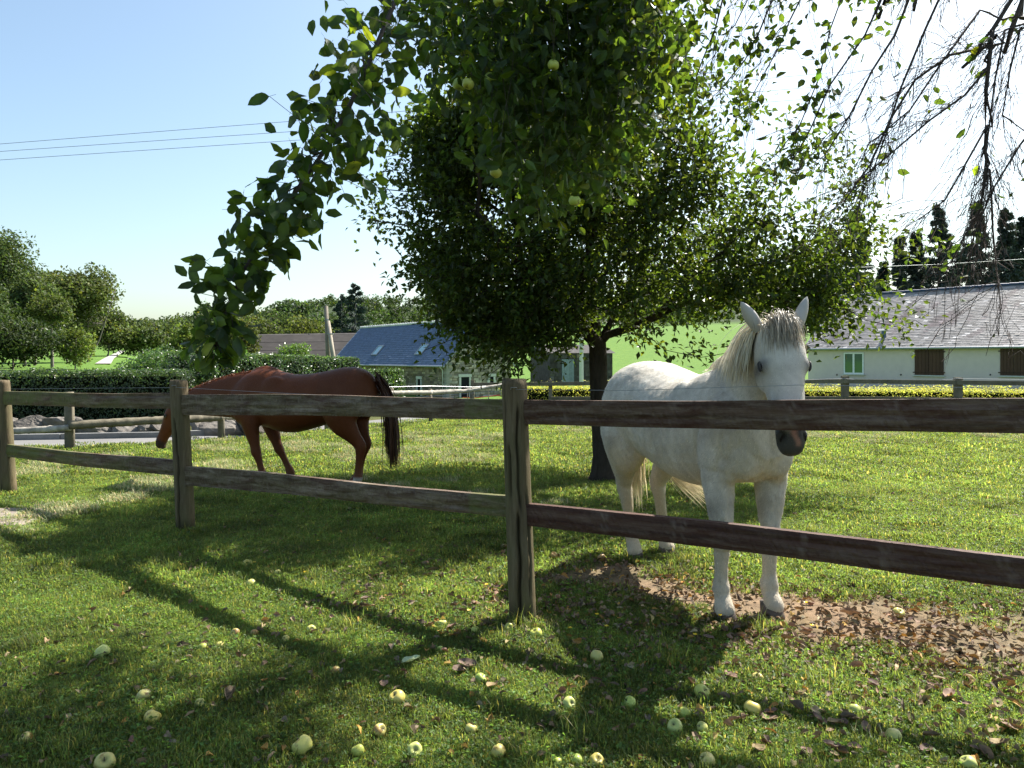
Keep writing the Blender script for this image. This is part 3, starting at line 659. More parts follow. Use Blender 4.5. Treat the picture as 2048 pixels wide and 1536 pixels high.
    for q in big:
        o = bpy.data.objects.new('leaf', variants[r.integers(0, 8)]); C.objects.link(o); o.parent = t
        d = norm(Dd[q]); sd_ = norm(np.cross(Nn[q], d)); u = np.cross(d, sd_); M = np.eye(4); M[:3, 0] = d*LL[q]; M[:3, 1] = sd_*LL[q]; M[:3, 2] = u*LL[q]; M[:3, 3] = Pp[q]; o.matrix_world = Matrix(M.tolist())
    mb = MB(); leaves(mb, Pp[rest], Dd[rest], Nn[rest], LL[rest], LL[rest]*.6, col[rest]); tag(mb.build('foliage', M_leafnear, t), kind='stuff')
    for x, y, d in ((730, 240, 2.95), (657, 312, 2.9), (708, 187, 3.), (895, 5, 3.6)): apples.append(W(x, y, d))
    for p in apples[:75]:
        o = bpy.data.objects.new('apple', APPLE['green']); C.objects.link(o); o.parent = t; o.location = p; s = r.uniform(.75, 1.0); o.scale = (s, s, s); o.rotation_euler = (r.uniform(-.4, .4), r.uniform(-.4, .4), r.uniform(0, 6))
    return t
overhead_tree()

# ------------------------------------------------------------------ distant trees, shrubs and hedges
def blob(mb, cen, rad, n, L, r, base=(1, 1, 1), v=.3, lumps=14, Wr=.6, yellow=.03, under=.35, fill=.25):
    cen = np.array(cen, float); rad = np.array(rad, float)
    ld = rdir(lumps, r); ld[:, 2] = np.abs(ld[:, 2])*1.0-under*(r.random(lumps)); ld = norm(ld)
    lc = ld*r.uniform(.45, .78, (lumps, 1)); lr = r.uniform(.26, .48, lumps)
    which = r.integers(0, lumps, n); d = rdir(n, r); rr = (r.random(n)**.35)
    P = lc[which]+d*(lr[which]*rr)[:, None]; fi = r.random(n) < fill; P[fi] = rdir(fi.sum(), r)*(r.random(fi.sum())**.5)[:, None]*.75
    P = cen+P*rad; Nn = norm(d+r.normal(size=(n, 3))*.6); D = norm(np.cross(Nn, r.normal(size=(n, 3))))
    lc_ = leafcol(n, r, base, v, yellow); lc_ *= (.8+.4*r.random(lumps))[which][:, None]
    leaves(mb, P, D, Nn, L*r.uniform(.7, 1.3, n), L*Wr*r.uniform(.7, 1.3, n), lc_, detail=False)
def broad_tree(x, y, h, w, label, group=None, n=3500, L=.16, base=(1, 1, 1), trunks=1, crown_from=.25, name='broadleaf_tree', seed=0, lumps=22, open_=0, m=None):
    r = np.random.default_rng(seed); z = float(H(x, y)); t = tag(empty(name), label, 'tree', group)
    mb = MB(); cz = z+h*(crown_from+(1-crown_from)*.5); cr = h*(1-crown_from)*.55
    ends = [np.array([x, y, cz])+rdir(1, r)[0]*[w*.38, w*.38, cr*.6] for _ in range(7*trunks)]
    for q in range(trunks):
        bx = x+(q-(trunks-1)/2)*.28+r.normal()*.05; b = np.array([bx, y+r.normal()*.1, z]); lean = np.array([(bx-x)*1.8, 0, 0]); mid = b+lean*.6+[0, 0, h*crown_from*1.2]; tp = b+lean*1.4+[r.normal()*.2, 0, h*.8]
        tr = .022*h/math.sqrt(trunks); mb.tube([b-[0, 0, .3], b, mid, tp], [tr*1.3, tr, tr*.7, .02], 6)
        for e in ends[q*7:(q+1)*7]: mb.tube([mid*.7+tp*.3, (mid+e)/2+[0, 0, .2], e], [tr*.5, tr*.35, .012], 5)
    mb.build('trunk', M_farbark, t, True); mb = MB(); blob(mb, (x, y, cz), (w/2*1.1, w/2*1.0, cr*1.08), n, L, r, base, lumps=lumps, fill=.2); mb.build('crown', m or M_farleaf, t); return t
def conifer(x, y, h, w, label, group=None, seed=0, n=2600, z=None, sparse=1., L=.22, first=.12, base=(1, 1, 1)):
    r = np.random.default_rng(seed); z = float(H(x, y)) if z is None else z; t = tag(empty('conifer_tree'), label, 'tree', group); lean = r.normal()*.02*h
    mb = MB(); mb.tube([(x, y, z-.3), (x+lean*.5, y, z+h*.5), (x+lean, y, z+h)], [.018*h, .011*h, .01], 6)
    lv = MB(); k = int(h*3.4*sparse); per = max(6, n//(k*1)); 
    for q in range(k):
        f = first+(1-first)*(q/k)**.92; a = r.uniform(0, 6.28); L_ = w/2*(1-f)**.8*r.uniform(.5, 1.3)+.10*w*(1-f)+.08; b = np.array([x+lean*f, y, z+h*f]); d = np.array([math.cos(a), math.sin(a), .12-.3*r.random()])
        e = b+d*L_+[0, 0, .1*L_]; mb.tube([b, (b+e)/2-[0, 0, .06*L_], e], [.005*h*(1-f)+.01, .01, .006], 4)
        s = r.random(per)**.7; P = b+(e-b)*s[:, None]+r.normal(size=(per, 3))*np.array([.13, .13, .10])*L_*(.5+.6*s)[:, None]; P[:, 2] -= .10*L_*r.random(per)
        Dn = norm(d+r.normal(size=(per, 3))*.5+[0, 0, -.3]); leaves(lv, P, Dn, norm(r.normal(size=(per, 3))*.5+[0, 0, 1]), L*r.uniform(.6, 1.3, per), L*.42*r.uniform(.6, 1.2, per), leafcol(per, r, base, .25, 0), detail=False)
    mb.build('trunk', M_farbark, t, True); lv.build('crown', M_conifer, t); return t
def at(px, py_base, d): return (px-1024)/F*d
# left group of trees
broad_tree(at(-20, 0, 46), 46, 7.6, 7.2, 'tallest dark green tree at the left edge behind the hedge', n=26000, L=.22, base=(.8, .9, .75), seed=1, crown_from=.12, lumps=34)
broad_tree(at(150, 0, 42), 42, 5.3, 4.6, 'light bushy tree of many thin pale stems left of the path', n=13000, L=.20, base=(1.15, 1.1, .9), trunks=5, seed=2, crown_from=.2, lumps=30)
broad_tree(at(60, 0, 36), 36, 4.3, 3.0, 'slim pale stemmed young tree before the tall dark tree at left', n=8000, L=.18, base=(.95, 1.0, .85), trunks=2, seed=3, crown_from=.3)
broad_tree(at(105, 0, 34), 34, 3.3, 1.9, 'small thin birch like tree with bare lower stem at left', n=2200, L=.15, base=(1.1, 1.1, .8), trunks=1, seed=4, crown_from=.45)
broad_tree(at(-70, 0, 32), 32, 3.6, 5.0, 'low dark spreading bush of a tree cut off by the left edge', n=14000, L=.17, base=(.6, .7, .55), seed=5, crown_from=.05, lumps=26)
broad_tree(at(30, 0, 30), 30, 2.1, 3.4, 'dark understorey bush below the left trees', n=8000, L=.15, base=(.55, .65, .5), seed=6, crown_from=.0)
broad_tree(at(155, 0, 31), 31, 1.7, 1.6, 'yellowish green bush at the foot of the many stemmed tree', n=3000, L=.14, base=(1.4, 1.4, .8), seed=7, crown_from=.0)
broad_tree(at(215, 0, 60), 60, 3.6, 4, 'far green bush beside the climbing path', n=4000, L=.24, seed=71, crown_from=.05, base=(1.2, 1.2, .9))
# behind the path
spec = [(276, 638, 62, 5.0, 4.6, 'round green tree right of the climbing path', (1., 1.05, .9)), (345, 645, 66, 4.4, 4.4, 'round dull green tree, second right of the path', (.95, 1.0, .9)),
        (312, 636, 92, 5.6, 6, 'blue green tree just above the gap between the two round trees', (.8, .9, .95)), (402, 628, 80, 6.4, 5.6, 'taller tree behind the hanging branch tip', (.85, .95, .9)),
        (410, 603, 100, 8.0, 3.6, 'small topped tree peeping above the hanging branch', (.8, .9, 1.0)), (470, 640, 60, 4.0, 4.4, 'olive green tree left of the grey barn roof', (1.1, 1.0, .8)),
        (520, 628, 84, 6.0, 7, 'wide olive tree behind the grey barn roof', (1.05, 1.05, .8)), (598, 640, 78, 5.4, 7.5, 'broad olive shrubby tree above the grey barn roof', (1.25, 1.15, .75)),
        (585, 606, 150, 11, 12, 'dark crown rising on the skyline above the grey barn', (.7, .85, .85)), (545, 622, 120, 8, 11, 'dark wood edge tree left of the skyline crown', (.75, .85, .8)),
        (640, 640, 100, 5.2, 8, 'olive tree touching the utility pole', (1.15, 1.1, .75)), (448, 632, 110, 6.6, 7.0, 'blue grey willow like tree left of the olive trees', (1.0, 1.1, 1.2)), (365, 655, 50, 2.4, 2.6, 'small pale bush above the hedge near the hanging leaves', (1.5, 1.5, .9))]
for q, (px, yt, d, h, w, lab, base) in enumerate(spec):
    x = at(px, 0, d); z = float(H(x, d)); want = EYE-(yt-HOR)/F*d; h = max(h*.6, want-z)
    broad_tree(x, d, h, w, lab, 'hedgerow trees beyond the barns', n=5200, L=.0046*d, base=base, seed=40+q, crown_from=.03, lumps=20)
for q, (px, yt, d, w, lab) in enumerate(((713, 566, 92, 5.2, 'tallest far fir above the slate barn'), (680, 588, 96, 3.4, 'thinner fir left of the tallest far fir'))):
    x = at(px, 0, d); z = float(H(x, d)); conifer(x, d, EYE-(yt-HOR)/F*d-z, w, lab, 'firs above the slate barn', seed=q+5, n=9000, L=.42, first=.04)
for q, (px, yt, d, w, lab) in enumerate(((1722, 412, 60, 3.2, 'dark fir rising from the left end of the white house roof'), (1665, 450, 62, 2.6, 'leftmost fir half hidden by the apple tree'), (1795, 468, 61, 2.0, 'short dark fir left of the pair above the long roof'),
            (1835, 462, 62, 2.1, 'short fir between the two tall ones above the long roof'), (1880, 405, 60, 3.0, 'open branched tall fir in the middle of the row'), (1957, 398, 59, 3.0, 'tallest dense fir above the roof right half'),
            (2010, 412, 59, 2.8, 'ragged fir beside the tallest one'), (2052, 430, 60, 2.6, 'fir cut by the right edge'), (1915, 500, 63, 1.6, 'low thin fir in the gap of the row'), (1760, 520, 64, 1.6, 'lowest fir left of the short pair'))):
    x = at(px, 0, d); conifer(x, d, EYE-(yt-HOR)/F*d-0, w*1.2, lab, 'firs behind the white house', seed=q+15, n=16000, z=-.2, L=.36, first=.16, sparse=2.6)
broad_tree(at(1850, 0, 66), 66, 6.6, 9, 'low wood edge behind the long roof', n=3000, L=.2, base=(.7, .8, .75), seed=88, crown_from=.0)
# wooded hill
r = np.random.default_rng(77); mb = MB()
for _ in range(620):
    d = r.uniform(270, 560); x = r.uniform(-.62, .9)*d; z = float(H(x, d)); s = r.uniform(3.5, 6)
    blob(mb, (x, d, z+s*.6), (s, s, s*.95), 110, 1.5, r, np.array((.62, .75, .62))*r.uniform(.75, 1.15), lumps=7)
tag(mb.build('hill_woodland', M_farleaf), kind='stuff')
mb = MB()
for _ in range(160):
    d = r.uniform(110, 200); x = r.uniform(-.62, -.22)*d; z = float(H(x, d)); s = r.uniform(1.6, 3)
    blob(mb, (x, d, z+s*.6), (s, s, s*.95), 160, .6, r, np.array((.9, 1.0, .75))*r.uniform(.7, 1.2), lumps=7)
tag(mb.build('field_hedgerows', M_farleaf), kind='stuff')

def hedge(name, P0, P1, w, h, n, label, L=.05, m=None, base=(1, 1, 1), rough=.07, cat='hedge', top=1.5, seed=0, yellow=.05):
    """clipped hedge: a box core coloured dark for inner shade, under a skin of leaves"""
    r = np.random.default_rng(seed+300); P0 = np.array(P0, float); P1 = np.array(P1, float); t = tag(empty(name), label, cat)
    L_ = np.linalg.norm(P1[:2]-P0[:2]); dx = (P1-P0)/L_; sx = np.array([-dx[1], dx[0], 0]); sx /= np.linalg.norm(sx)
    mb = MB(); k = int(L_*2)+2; s = np.linspace(0, L_, k)
    for q in range(k-1):
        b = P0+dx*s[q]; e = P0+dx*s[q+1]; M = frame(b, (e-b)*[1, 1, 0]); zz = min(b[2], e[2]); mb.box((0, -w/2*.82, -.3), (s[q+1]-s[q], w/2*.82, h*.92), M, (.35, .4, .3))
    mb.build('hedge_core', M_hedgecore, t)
    for _q in range(1):
        u = r.uniform(0, L_, n); face = r.random(n); pf = h/(h*2+w*top); hh = r.random(n)
        off = np.where(face < pf, -w/2, np.where(face < 2*pf, w/2, (r.random(n)-.5)*w)); zz = np.where(face < 2*pf, hh*h, h)
        nr = np.where((face < pf)[:, None], -sx, np.where((face < 2*pf)[:, None], sx, [0, 0, 1.])); ends = r.random(n) < w/L_*.8; u = np.where(ends, np.where(r.random(n) < .5, 0, L_), u)
        off = np.where(ends, (r.random(n)-.5)*w, off); zz = np.where(ends, hh*h, zz); nr = np.where(ends[:, None], (dx*[1, 1, 0])*np.where(u > L_/2, 1, -1)[:, None], nr)
        wob = rough*smooth_noise(u, zz, .5, seed)+rough*.5*r.normal(size=n)
        # rounded shoulders
        sh = np.clip((zz/h-.82)/.18, 0, 1)**2*.08; P = P0+dx*u[:, None]+sx*(off*(1-sh*(np.abs(off) >= w/2*.9)))[:, None]+[0, 0, 1]*zz[:, None]+nr*wob[:, None]
        D = norm(np.cross(nr, r.normal(size=(n, 3)))+nr*.35*r.random((n, 1))); mb = MB(); Nn = norm(nr+r.normal(size=(n, 3))*.55)
        leaves(mb, P, D, Nn, L*r.uniform(.7, 1.4, n), L*.6*r.uniform(.7, 1.3, n), leafcol(n, r, base, .3, yellow), detail=False); tag(mb.build('foliage', m or M_hedge, t), kind='stuff')
    return t
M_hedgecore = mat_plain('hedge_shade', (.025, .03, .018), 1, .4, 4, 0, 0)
def hz(px, d, zz=None): x = (px-1024)/F*d; return (x, d, float(H(x, d)) if zz is None else zz)
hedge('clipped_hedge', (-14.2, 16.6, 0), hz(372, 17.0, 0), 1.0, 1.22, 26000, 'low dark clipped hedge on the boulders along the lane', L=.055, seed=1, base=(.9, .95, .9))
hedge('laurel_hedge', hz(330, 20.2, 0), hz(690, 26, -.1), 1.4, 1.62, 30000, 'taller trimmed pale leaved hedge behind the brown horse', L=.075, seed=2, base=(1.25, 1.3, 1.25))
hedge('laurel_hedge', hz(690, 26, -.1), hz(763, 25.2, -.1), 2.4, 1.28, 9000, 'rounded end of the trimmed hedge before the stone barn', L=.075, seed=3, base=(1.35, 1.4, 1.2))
hedge('golden_hedge', hz(1010, 21.6, -.02), hz(2500, 17.6, -.02), .8, .74, 42000, 'low golden yellow hedge behind the back paddock fence', L=.045, m=M_gold, seed=4, rough=.12, yellow=0)
def shrub(px, py, d, rad, n, L, base, label, m=None, seed=0, name='shrub', lumps=14):
    c = W(px, py, d); t = tag(empty(name), label, 'shrub'); r = np.random.default_rng(seed); mb = MB(); z0 = float(H(c[0], d))
    for _ in range(9): e = c+rdir(1, r)[0]*rad*.8; mb.tube([(c[0]+r.normal()*.05, d, z0-.1), (c*.5+e*.5)-[0, 0, rad[2]*.3], e], [.02, .014, .004], 5)
    mb.build('stem', M_farbark, t, True); mb = MB(); blob(mb, c, rad, n, L, r, base, lumps=lumps, under=.8, fill=.35); tag(mb.build('foliage', m or M_hedge, t), kind='stuff')
shrub(290, 745, 19.5, np.array([.85, .8, .75]), 7000, .06, (1.25, 1.4, 1.1), 'rounded soft green shrub above the clipped hedge', seed=1)
shrub(375, 748, 18.6, np.array([.95, .7, .62]), 8000, .07, (.8, .9, .85), 'glossy dark shrub between the two hedges behind the post', seed=2)
shrub(340, 722, 21, np.array([.8, .7, .5]), 4200, .06, (1.1, 1.2, 1.0), 'loose leafy shrub rising behind the glossy dark one', seed=7)
shrub(592, 715, 29, np.array([.78, .75, .72]), 5200, .10, (1.9, 1.9, 1.1), 'bright green rounded bush behind the trimmed hedge by the grey roof', seed=3)
shrub(470, 716, 30, np.array([.6, .55, .5]), 3000, .10, (1.5, 1.7, 1.1), 'small bright bush at the green gable of the grey barn', seed=4)
shrub(635, 732, 30, np.array([.5, .5, .4]), 1800, .10, (1.5, 1.5, 1.0), 'low bush at the foot of the utility pole', seed=5)
shrub(420, 722, 25, np.array([.6, .5, .55]), 2600, .08, (1.3, 1.4, 1.0), 'bush half hidden by the hanging branch tip', seed=6)
# rustic fence and path far left
pf = tag(empty('upper_fence'), 'small rail fence above the clipped hedge at left', 'fence')
for a, b, c_, e in ((-30, 743, 100, 746), (112, 744, 250, 748), (150, 747, 215, 751)):
    mb = MB(); mb.tube([W(a, b, 23), W(c_, e, 23)], .03, 7); mb.build('rail', M_pole, pf, True)
for px, y in ((105, 738), (156, 744), (186, 743)): mb = MB(); p = W(px, y, 23.05); mb.tube([(p[0], p[1], 0), p], .05 if px > 110 else .09, 8); mb.build('post', M_oldwood, pf, True)
sheet('path', [(at(190, 0, 38), 38), (at(208, 0, 50), 50), (at(228, 0, 70), 70), (at(240, 0, 100), 100)], [(at(222, 0, 38), 38), (at(228, 0, 50), 50), (at(240, 0, 70), 70), (at(250, 0, 100), 100)], mat_plain('path_gravel', (.33, .31, .29), .9, .15, 2, .3, .2, 'World'), .05)

# ------------------------------------------------------------------ boulders
M_stone = mat_plain('boulder_stone', (.15, .135, .118), .92, .5, 3.2, .9, .15, dist=.03)
BO = [(-5, 845, 60, 48, 'boulder cut by the left post with grass on it'), (55, 850, 80, 40, 'rounded small boulder right of the left post'), (110, 851, 100, 52, 'peaked boulder left of the lane fence post'), (190, 853, 90, 44, 'flat topped boulder right of the lane fence post'),
      (245, 858, 80, 34, 'low broken boulder in the middle of the row'), (283, 858, 60, 36, 'pale angular boulder left of the brown horse head'), (318, 856, 50, 40, 'dark boulder behind the brown horse nose'), (395, 858, 44, 40, 'pale round boulder just right of the second post'),
      (440, 853, 92, 52, 'grey boulder behind the short lane post'), (492, 852, 66, 50, 'last large grey boulder under the brown horse chest'), (-70, 850, 90, 60, 'boulder beyond the left edge')]
for q, (px, py, w, h, lab) in enumerate(BO):
    r = np.random.default_rng(q+60); d = 14.75-.0*q; c = W(px, py, d); nu, nv = 26, 16; u = np.arange(nu)/nu*2*np.pi; w_ = np.linspace(.02, np.pi-.02, nv); U, V_ = np.meshgrid(u, w_)
    Dn = np.stack([np.cos(U)*np.sin(V_), np.sin(U)*np.sin(V_), np.cos(V_)], -1); k = rdir(14, r); off = r.uniform(.55, 1, 14)
    rad = np.min(np.where((Dn@k.T) > .12, off/np.maximum(Dn@k.T, .12), 9), -1); rad = np.minimum(rad, 1.15)+.035*smooth_noise(U*2, V_*2, .6, q)+.02*r.normal(size=rad.shape)
    a = w/2/F*d*1.15; hh = h/2/F*d*1.25; P = Dn*rad[..., None]*[a*.92, .34, hh*.9]
    i = np.arange(nv-1)[:, None]*nu; j = np.arange(nu)[None]; j2 = (j+1) % nu; mb = MB(); mb.add(P.reshape(-1, 3), [np.stack([i+j, i+nu+j, i+nu+j2, i+j2], -1).reshape(-1, 4)], np.ones(3)*r.uniform(.8, 1.25))
    o = mb.build('boulder', M_stone); o.location = (c[0], d+.25, max(c[2]-.06, .1)); tag(o, lab, 'boulder', 'boulders along the kerb')
# ------------------------------------------------------------------ buildings (long sides run back to the left)
LD = norm([-.739, 1, 0]); GD = norm([1, .739, 0])       # long direction (away, left) and gable direction (away, right)
M_render = mat_plain('cream_render', (.66, .555, .53), .9, .06, 3, .35, .2, dist=.004)
M_slate = mat_plain('blue_slate', (.075, .115, .20), .62, .18, 4, .2, .4)
M_oldslate = mat_plain('lichened_slate', (.245, .225, .215), .5, .35, 1.6, .3, .35)
M_rubble = mat_plain('rubble_stone', (.235, .20, .155), .95, .35, 5, .6, .1)
M_mortar = mat_plain('mortar', (.20, .175, .14), 1, .2, 6, .4, .05)
M_granite = mat_plain('pale_granite', (.55, .55, .52), .85, .12, 8, .3, .2)
M_brown = mat_plain('brown_shutter_paint', (.075, .035, .022), .6, .15, 6, .15, .3)
M_white = mat_plain('white_frame_paint', (.78, .79, .80), .5, .04, 6, 0, .4)
M_zinc = mat_plain('zinc', (.30, .32, .35), .45, .12, 4, .1, .5, metal=.4)
M_dark = mat_plain('dark_interior', (.015, .017, .02), .9, .2, 3, 0, .1)
def mat_glass(name, c, rough=.06):
    m, nt, b = material(name); b.inputs['Base Color'].default_value = (*c, 1); b.inputs['Roughness'].default_value = rough; b.inputs['Specular IOR Level'].default_value = .9; b.inputs['Metallic'].default_value = .25; return m
M_glass = mat_glass('window_glass', (.05, .12, .09)); M_sky = mat_glass('skylight_glass', (.25, .42, .48), .1)
def LM(o): M = np.eye(4); M[:3, 0] = LD; M[:3, 1] = GD*[1, 1, 1]; M[:3, 2] = (0, 0, 1); M[:3, 3] = o; return M
# local frame: u along LD, v along GD; (u, v, z).  LD x GD points down, so faces are flipped by validate-free boxes (two sided anyway)
def slates(mb, M, u0, u1, v0, z0, v1, z1, course, wd, th, r, colf, lift=.02):
    """courses of separate slates on the slope from the eave (v0,z0) to the ridge (v1,z1)"""
    sl = math.hypot(v1-v0, z1-z0); n = int(sl/course); dv = (v1-v0)/sl; dz = (z1-z0)/sl; nv, nz = -dz, dv
    if nz < 0: nv, nz = -nv, -nz
    k = int((u1-u0)/wd); V = []; cols = []
    for c in range(n):
        s0 = c*course; s1 = (c+1)*course+.03
        uu = u0+(np.arange(k)+(.5 if c % 2 else 0))*wd; a = np.clip(uu, u0, u1); b = np.clip(uu+wd-.008, u0, u1); kk = len(uu); jz = r.uniform(0, .006, kk)+(r.random(kk) < .05)*.01; js = r.normal(size=kk)*.006
        bot = lift+th+jz; 
        def pt(u, s, t): return np.stack([u, v0+dv*s+nv*t, z0+dz*s+nz*t], -1)
        q = np.stack([pt(a, s0+js, bot), pt(b, s0+js, bot), pt(b, np.full(kk, s1), lift+.0*bot), pt(a, np.full(kk, s1), lift+.0*bot), pt(a, s0+js, np.full(kk, lift)), pt(b, s0+js, np.full(kk, lift))], 1)
        V.append(q.reshape(-1, 3)); cols.append(np.repeat(colf(uu, c, r), 6, 0))
    V = np.vstack(V); V = V@M[:3, :3].T+M[:3, 3]; m = len(V)//6; off = (np.arange(m)*6)[:, None]
    mb.add(V, [np.vstack([np.array([[0, 1, 2, 3]])+off, np.array([[4, 5, 1, 0]])+off])], np.vstack(cols))
def rubble(mb, M, plane, a0, a1, zt, z0, r, holes=(), sz=(.34, .17), proud=.03):
    """irregular stones in rough courses; plane 'u' runs along u at v=0, plane 'v' along v at u=0; zt(a) the wall top"""
    z = z0
    while z < zt((a0+a1)/2)+.1 or z < max(zt(a0), zt(a1)):
        h = sz[1]*r.uniform(.7, 1.35); a = a0
        while a < a1-.05:
            w = min(sz[0]*r.uniform(.5, 1.6), a1-a); mid = a+w/2
            if z+h < zt(mid)+.02 and not any(h0-.02 < mid+w*.4 and mid-w*.4 < h1+.02 and z+h*.9 > q0 and z+h*.1 < q1 for h0, h1, q0, q1 in holes):
                g = .012+r.random()*.008; p = proud*r.uniform(.5, 1.3); c = np.array([1, 1, 1])*r.uniform(.55, 1.5)*np.array([1, r.uniform(.92, 1.02), r.uniform(.82, 1.05)])
                zj = z+r.normal()*.015
                if plane == 'u': mb.box((a+g, -p, zj+g), (a+w-g, .02, zj+h-g), M, c)
                else: mb.box((-p, a+g, zj+g), (.02, a+w-g, zj+h-g), M, c)
            a += w
        z += h
# --- stone barn with blue slate roof
def barn():
    r = np.random.default_rng(5); o = W(893, 723, 50); L, Wd = 19.2, 5.4; ze = o[2]; zb = -1.35; zr = ze+2.95; o = np.array([o[0], o[1], 0]); M = LM(o)
    t = tag(empty('stone_barn'), 'rubble stone barn with blue slate roof and two skylights', 'barn')
    holes_u = [(3.35, 4.05, zb+.2, zb+1.55)]; holes_v = [(1.0, 1.95, zb+.0, zb+1.75), (3.4, 4.0, zb+.9, zb+1.75)]
    mb = MB(); mb.box((.02, .02, zb-.5), (L, Wd, ze), M); mb.build('wall', M_mortar, t)
    mb = MB(); V = np.array([(.02, .02, ze), (.02, Wd, ze), (.02, Wd/2, zr-.1), (L, .02, ze), (L, Wd, ze), (L, Wd/2, zr-.1)])@M[:3, :3].T+M[:3, 3]
    mb.add(V, [np.array([(0, 1, 2), (3, 5, 4)]), np.array([(0, 2, 5, 3), (1, 4, 5, 2)])]); mb.build('gable', M_mortar, t)
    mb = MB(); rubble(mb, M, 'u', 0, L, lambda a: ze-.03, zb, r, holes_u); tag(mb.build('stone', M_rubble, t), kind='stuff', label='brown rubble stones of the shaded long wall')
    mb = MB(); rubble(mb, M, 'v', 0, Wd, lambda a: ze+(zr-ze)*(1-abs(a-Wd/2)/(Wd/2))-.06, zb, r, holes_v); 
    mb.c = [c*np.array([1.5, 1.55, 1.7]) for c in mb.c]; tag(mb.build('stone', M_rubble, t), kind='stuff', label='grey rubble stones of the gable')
    for k in range(13):   # corner stones
        z = zb+k*.2; a, b = (.42, .22) if k % 2 else (.22, .42); mb = MB(); mb.box((-.045, -.045, z), (a, b, z+.185), M, np.ones(3)*r.uniform(.4, .62)*[1, .97, .92]); mb.build('corner_stone', M_granite, t)
    for (h0, h1, q0, q1), pl in [(h, 'u') for h in holes_u]+[(h, 'v') for h in holes_v]:
        f = tag(empty('window' if h1-h0 < .8 else 'door'), None); f.parent = t
        def bx(lo, hi, m, nm, c=(1, 1, 1)):
            mb = MB(); (a0, p0, z0), (a1, p1, z1) = lo, hi
            mb.box((a0, p0, z0) if pl == 'u' else (p0, a0, z0), (a1, p1, z1) if pl == 'u' else (p1, a1, z1), M, c); mb.build(nm, m, f)
        bx((h0+.13, -.005, q0), (h1-.13, .015, q1-.16), M_dark, 'pane'); n = 3
        for k in range(n):
            z0 = q0+(q1-q0-.16)*k/n; z1 = q0+(q1-q0-.16)*(k+1)/n-.012; e = .07*(k % 2)
            bx((h0-e, -.06, z0), (h0+.14, .03, z1), M_granite, 'jamb_stone', np.ones(3)*r.uniform(.85, 1.1)); bx((h1-.14, -.06, z0), (h1+e, .03, z1), M_granite, 'jamb_stone', np.ones(3)*r.uniform(.85, 1.1))
        bx((h0-.06, -.062, q1-.155), (h1+.06, .03, q1+.04), M_granite, 'lintel')
    # roof
    e = .28; zz = ze-.25*(zr-ze)/(Wd/2)*.9
    sv = e; z_e = ze-e*(zr-ze)/(Wd/2); mb = MB()
    V = np.array([(-.15, -e, z_e), (L+.15, -e, z_e), (L+.15, Wd/2, zr), (-.15, Wd/2, zr), (-.15, Wd+e, z_e), (L+.15, Wd+e, z_e)]); V2 = V-[0, 0, .09]; V = np.vstack([V, V2])@M[:3, :3].T+M[:3, 3]
    mb.add(V, [np.array([(0, 3, 2, 1), (3, 4, 5, 2), (6, 7, 8, 9), (9, 8, 11, 10), (0, 1, 7, 6), (4, 10, 11, 5), (0, 6, 9, 3), (3, 9, 10, 4), (1, 2, 8, 7), (2, 5, 11, 8)])]); roof = mb.build('roof', M_zinc, t)
    def colf(u, c, r): return np.ones((len(u), 1))*(1+.08*r.normal(size=(len(u), 1)))*np.array([[1, 1, 1]])
    for v0 in (-e, Wd+e):
        mb = MB(); slates(mb, M, -.15, L+.15, v0, z_e, Wd/2, zr, .20, .30, .009, r, colf); tag(mb.build('slate', M_slate, roof), kind='stuff')
    for k in range(46):
        u = -.1+k*(L+.2)/46; mb = MB(); M2 = M.copy(); P = np.array([(u, Wd/2, zr+.02), (u+.36, Wd/2, zr+.05)])@M[:3, :3].T+M[:3, 3]; mb.tube(P, [.10, .13], 7, np.ones(3)*r.uniform(1, 1.3)); mb.build('ridge_tile', M_granite, roof)
    sl = math.hypot(Wd/2+e, zr-z_e)
    for u in (4.1, 11.3):
        f = empty('skylight'); f.parent = roof
        def pt(uu, s, tt):
            dv, dz = (Wd/2+e)/sl, (zr-z_e)/sl; return np.array([uu, -e+dv*s-dz*tt, z_e+dz*s+dv*tt])@M[:3, :3].T+M[:3, 3]
        def slab(a, b, s0, s1, t0, t1, m, nm):
            mb = MB(); V = [pt(x, s, q) for q in (t0, t1) for x, s in ((a, s0), (b, s0), (b, s1), (a, s1))]; mb.add(V, [np.array([(0, 3, 2, 1), (4, 5, 6, 7), (0, 1, 5, 4), (1, 2, 6, 5), (2, 3, 7, 6), (3, 0, 4, 7)])]); mb.build(nm, m, f)
        a, b, s0, s1 = u, u+1.0, 1.0, 2.05
        slab(a, a+.08, s0, s1, 0, .11, M_zinc, 'frame'); slab(b-.08, b, s0, s1, 0, .11, M_zinc, 'frame'); slab(a+.08, b-.08, s0, s0+.08, 0, .11, M_zinc, 'frame'); slab(a+.08, b-.08, s1-.08, s1, 0, .11, M_zinc, 'frame'); slab(a+.08, b-.08, s0+.08, s1-.08, .02, .08, M_sky, 'pane')
    mb = MB(); mb.tube(np.array([(-.15, -e-.05, z_e-.03), (L+.15, -e-.05, z_e-.03)])@M[:3, :3].T+M[:3, 3], .06, 8); mb.build('gutter', M_zinc, t)
    mb = MB(); mb.tube(np.array([(.35, -e-.05, z_e-.06), (.35, -.09, z_e-.3), (.35, -.09, zb)])@M[:3, :3].T+M[:3, 3], .045, 8); mb.build('downpipe', M_granite, t)
barn()
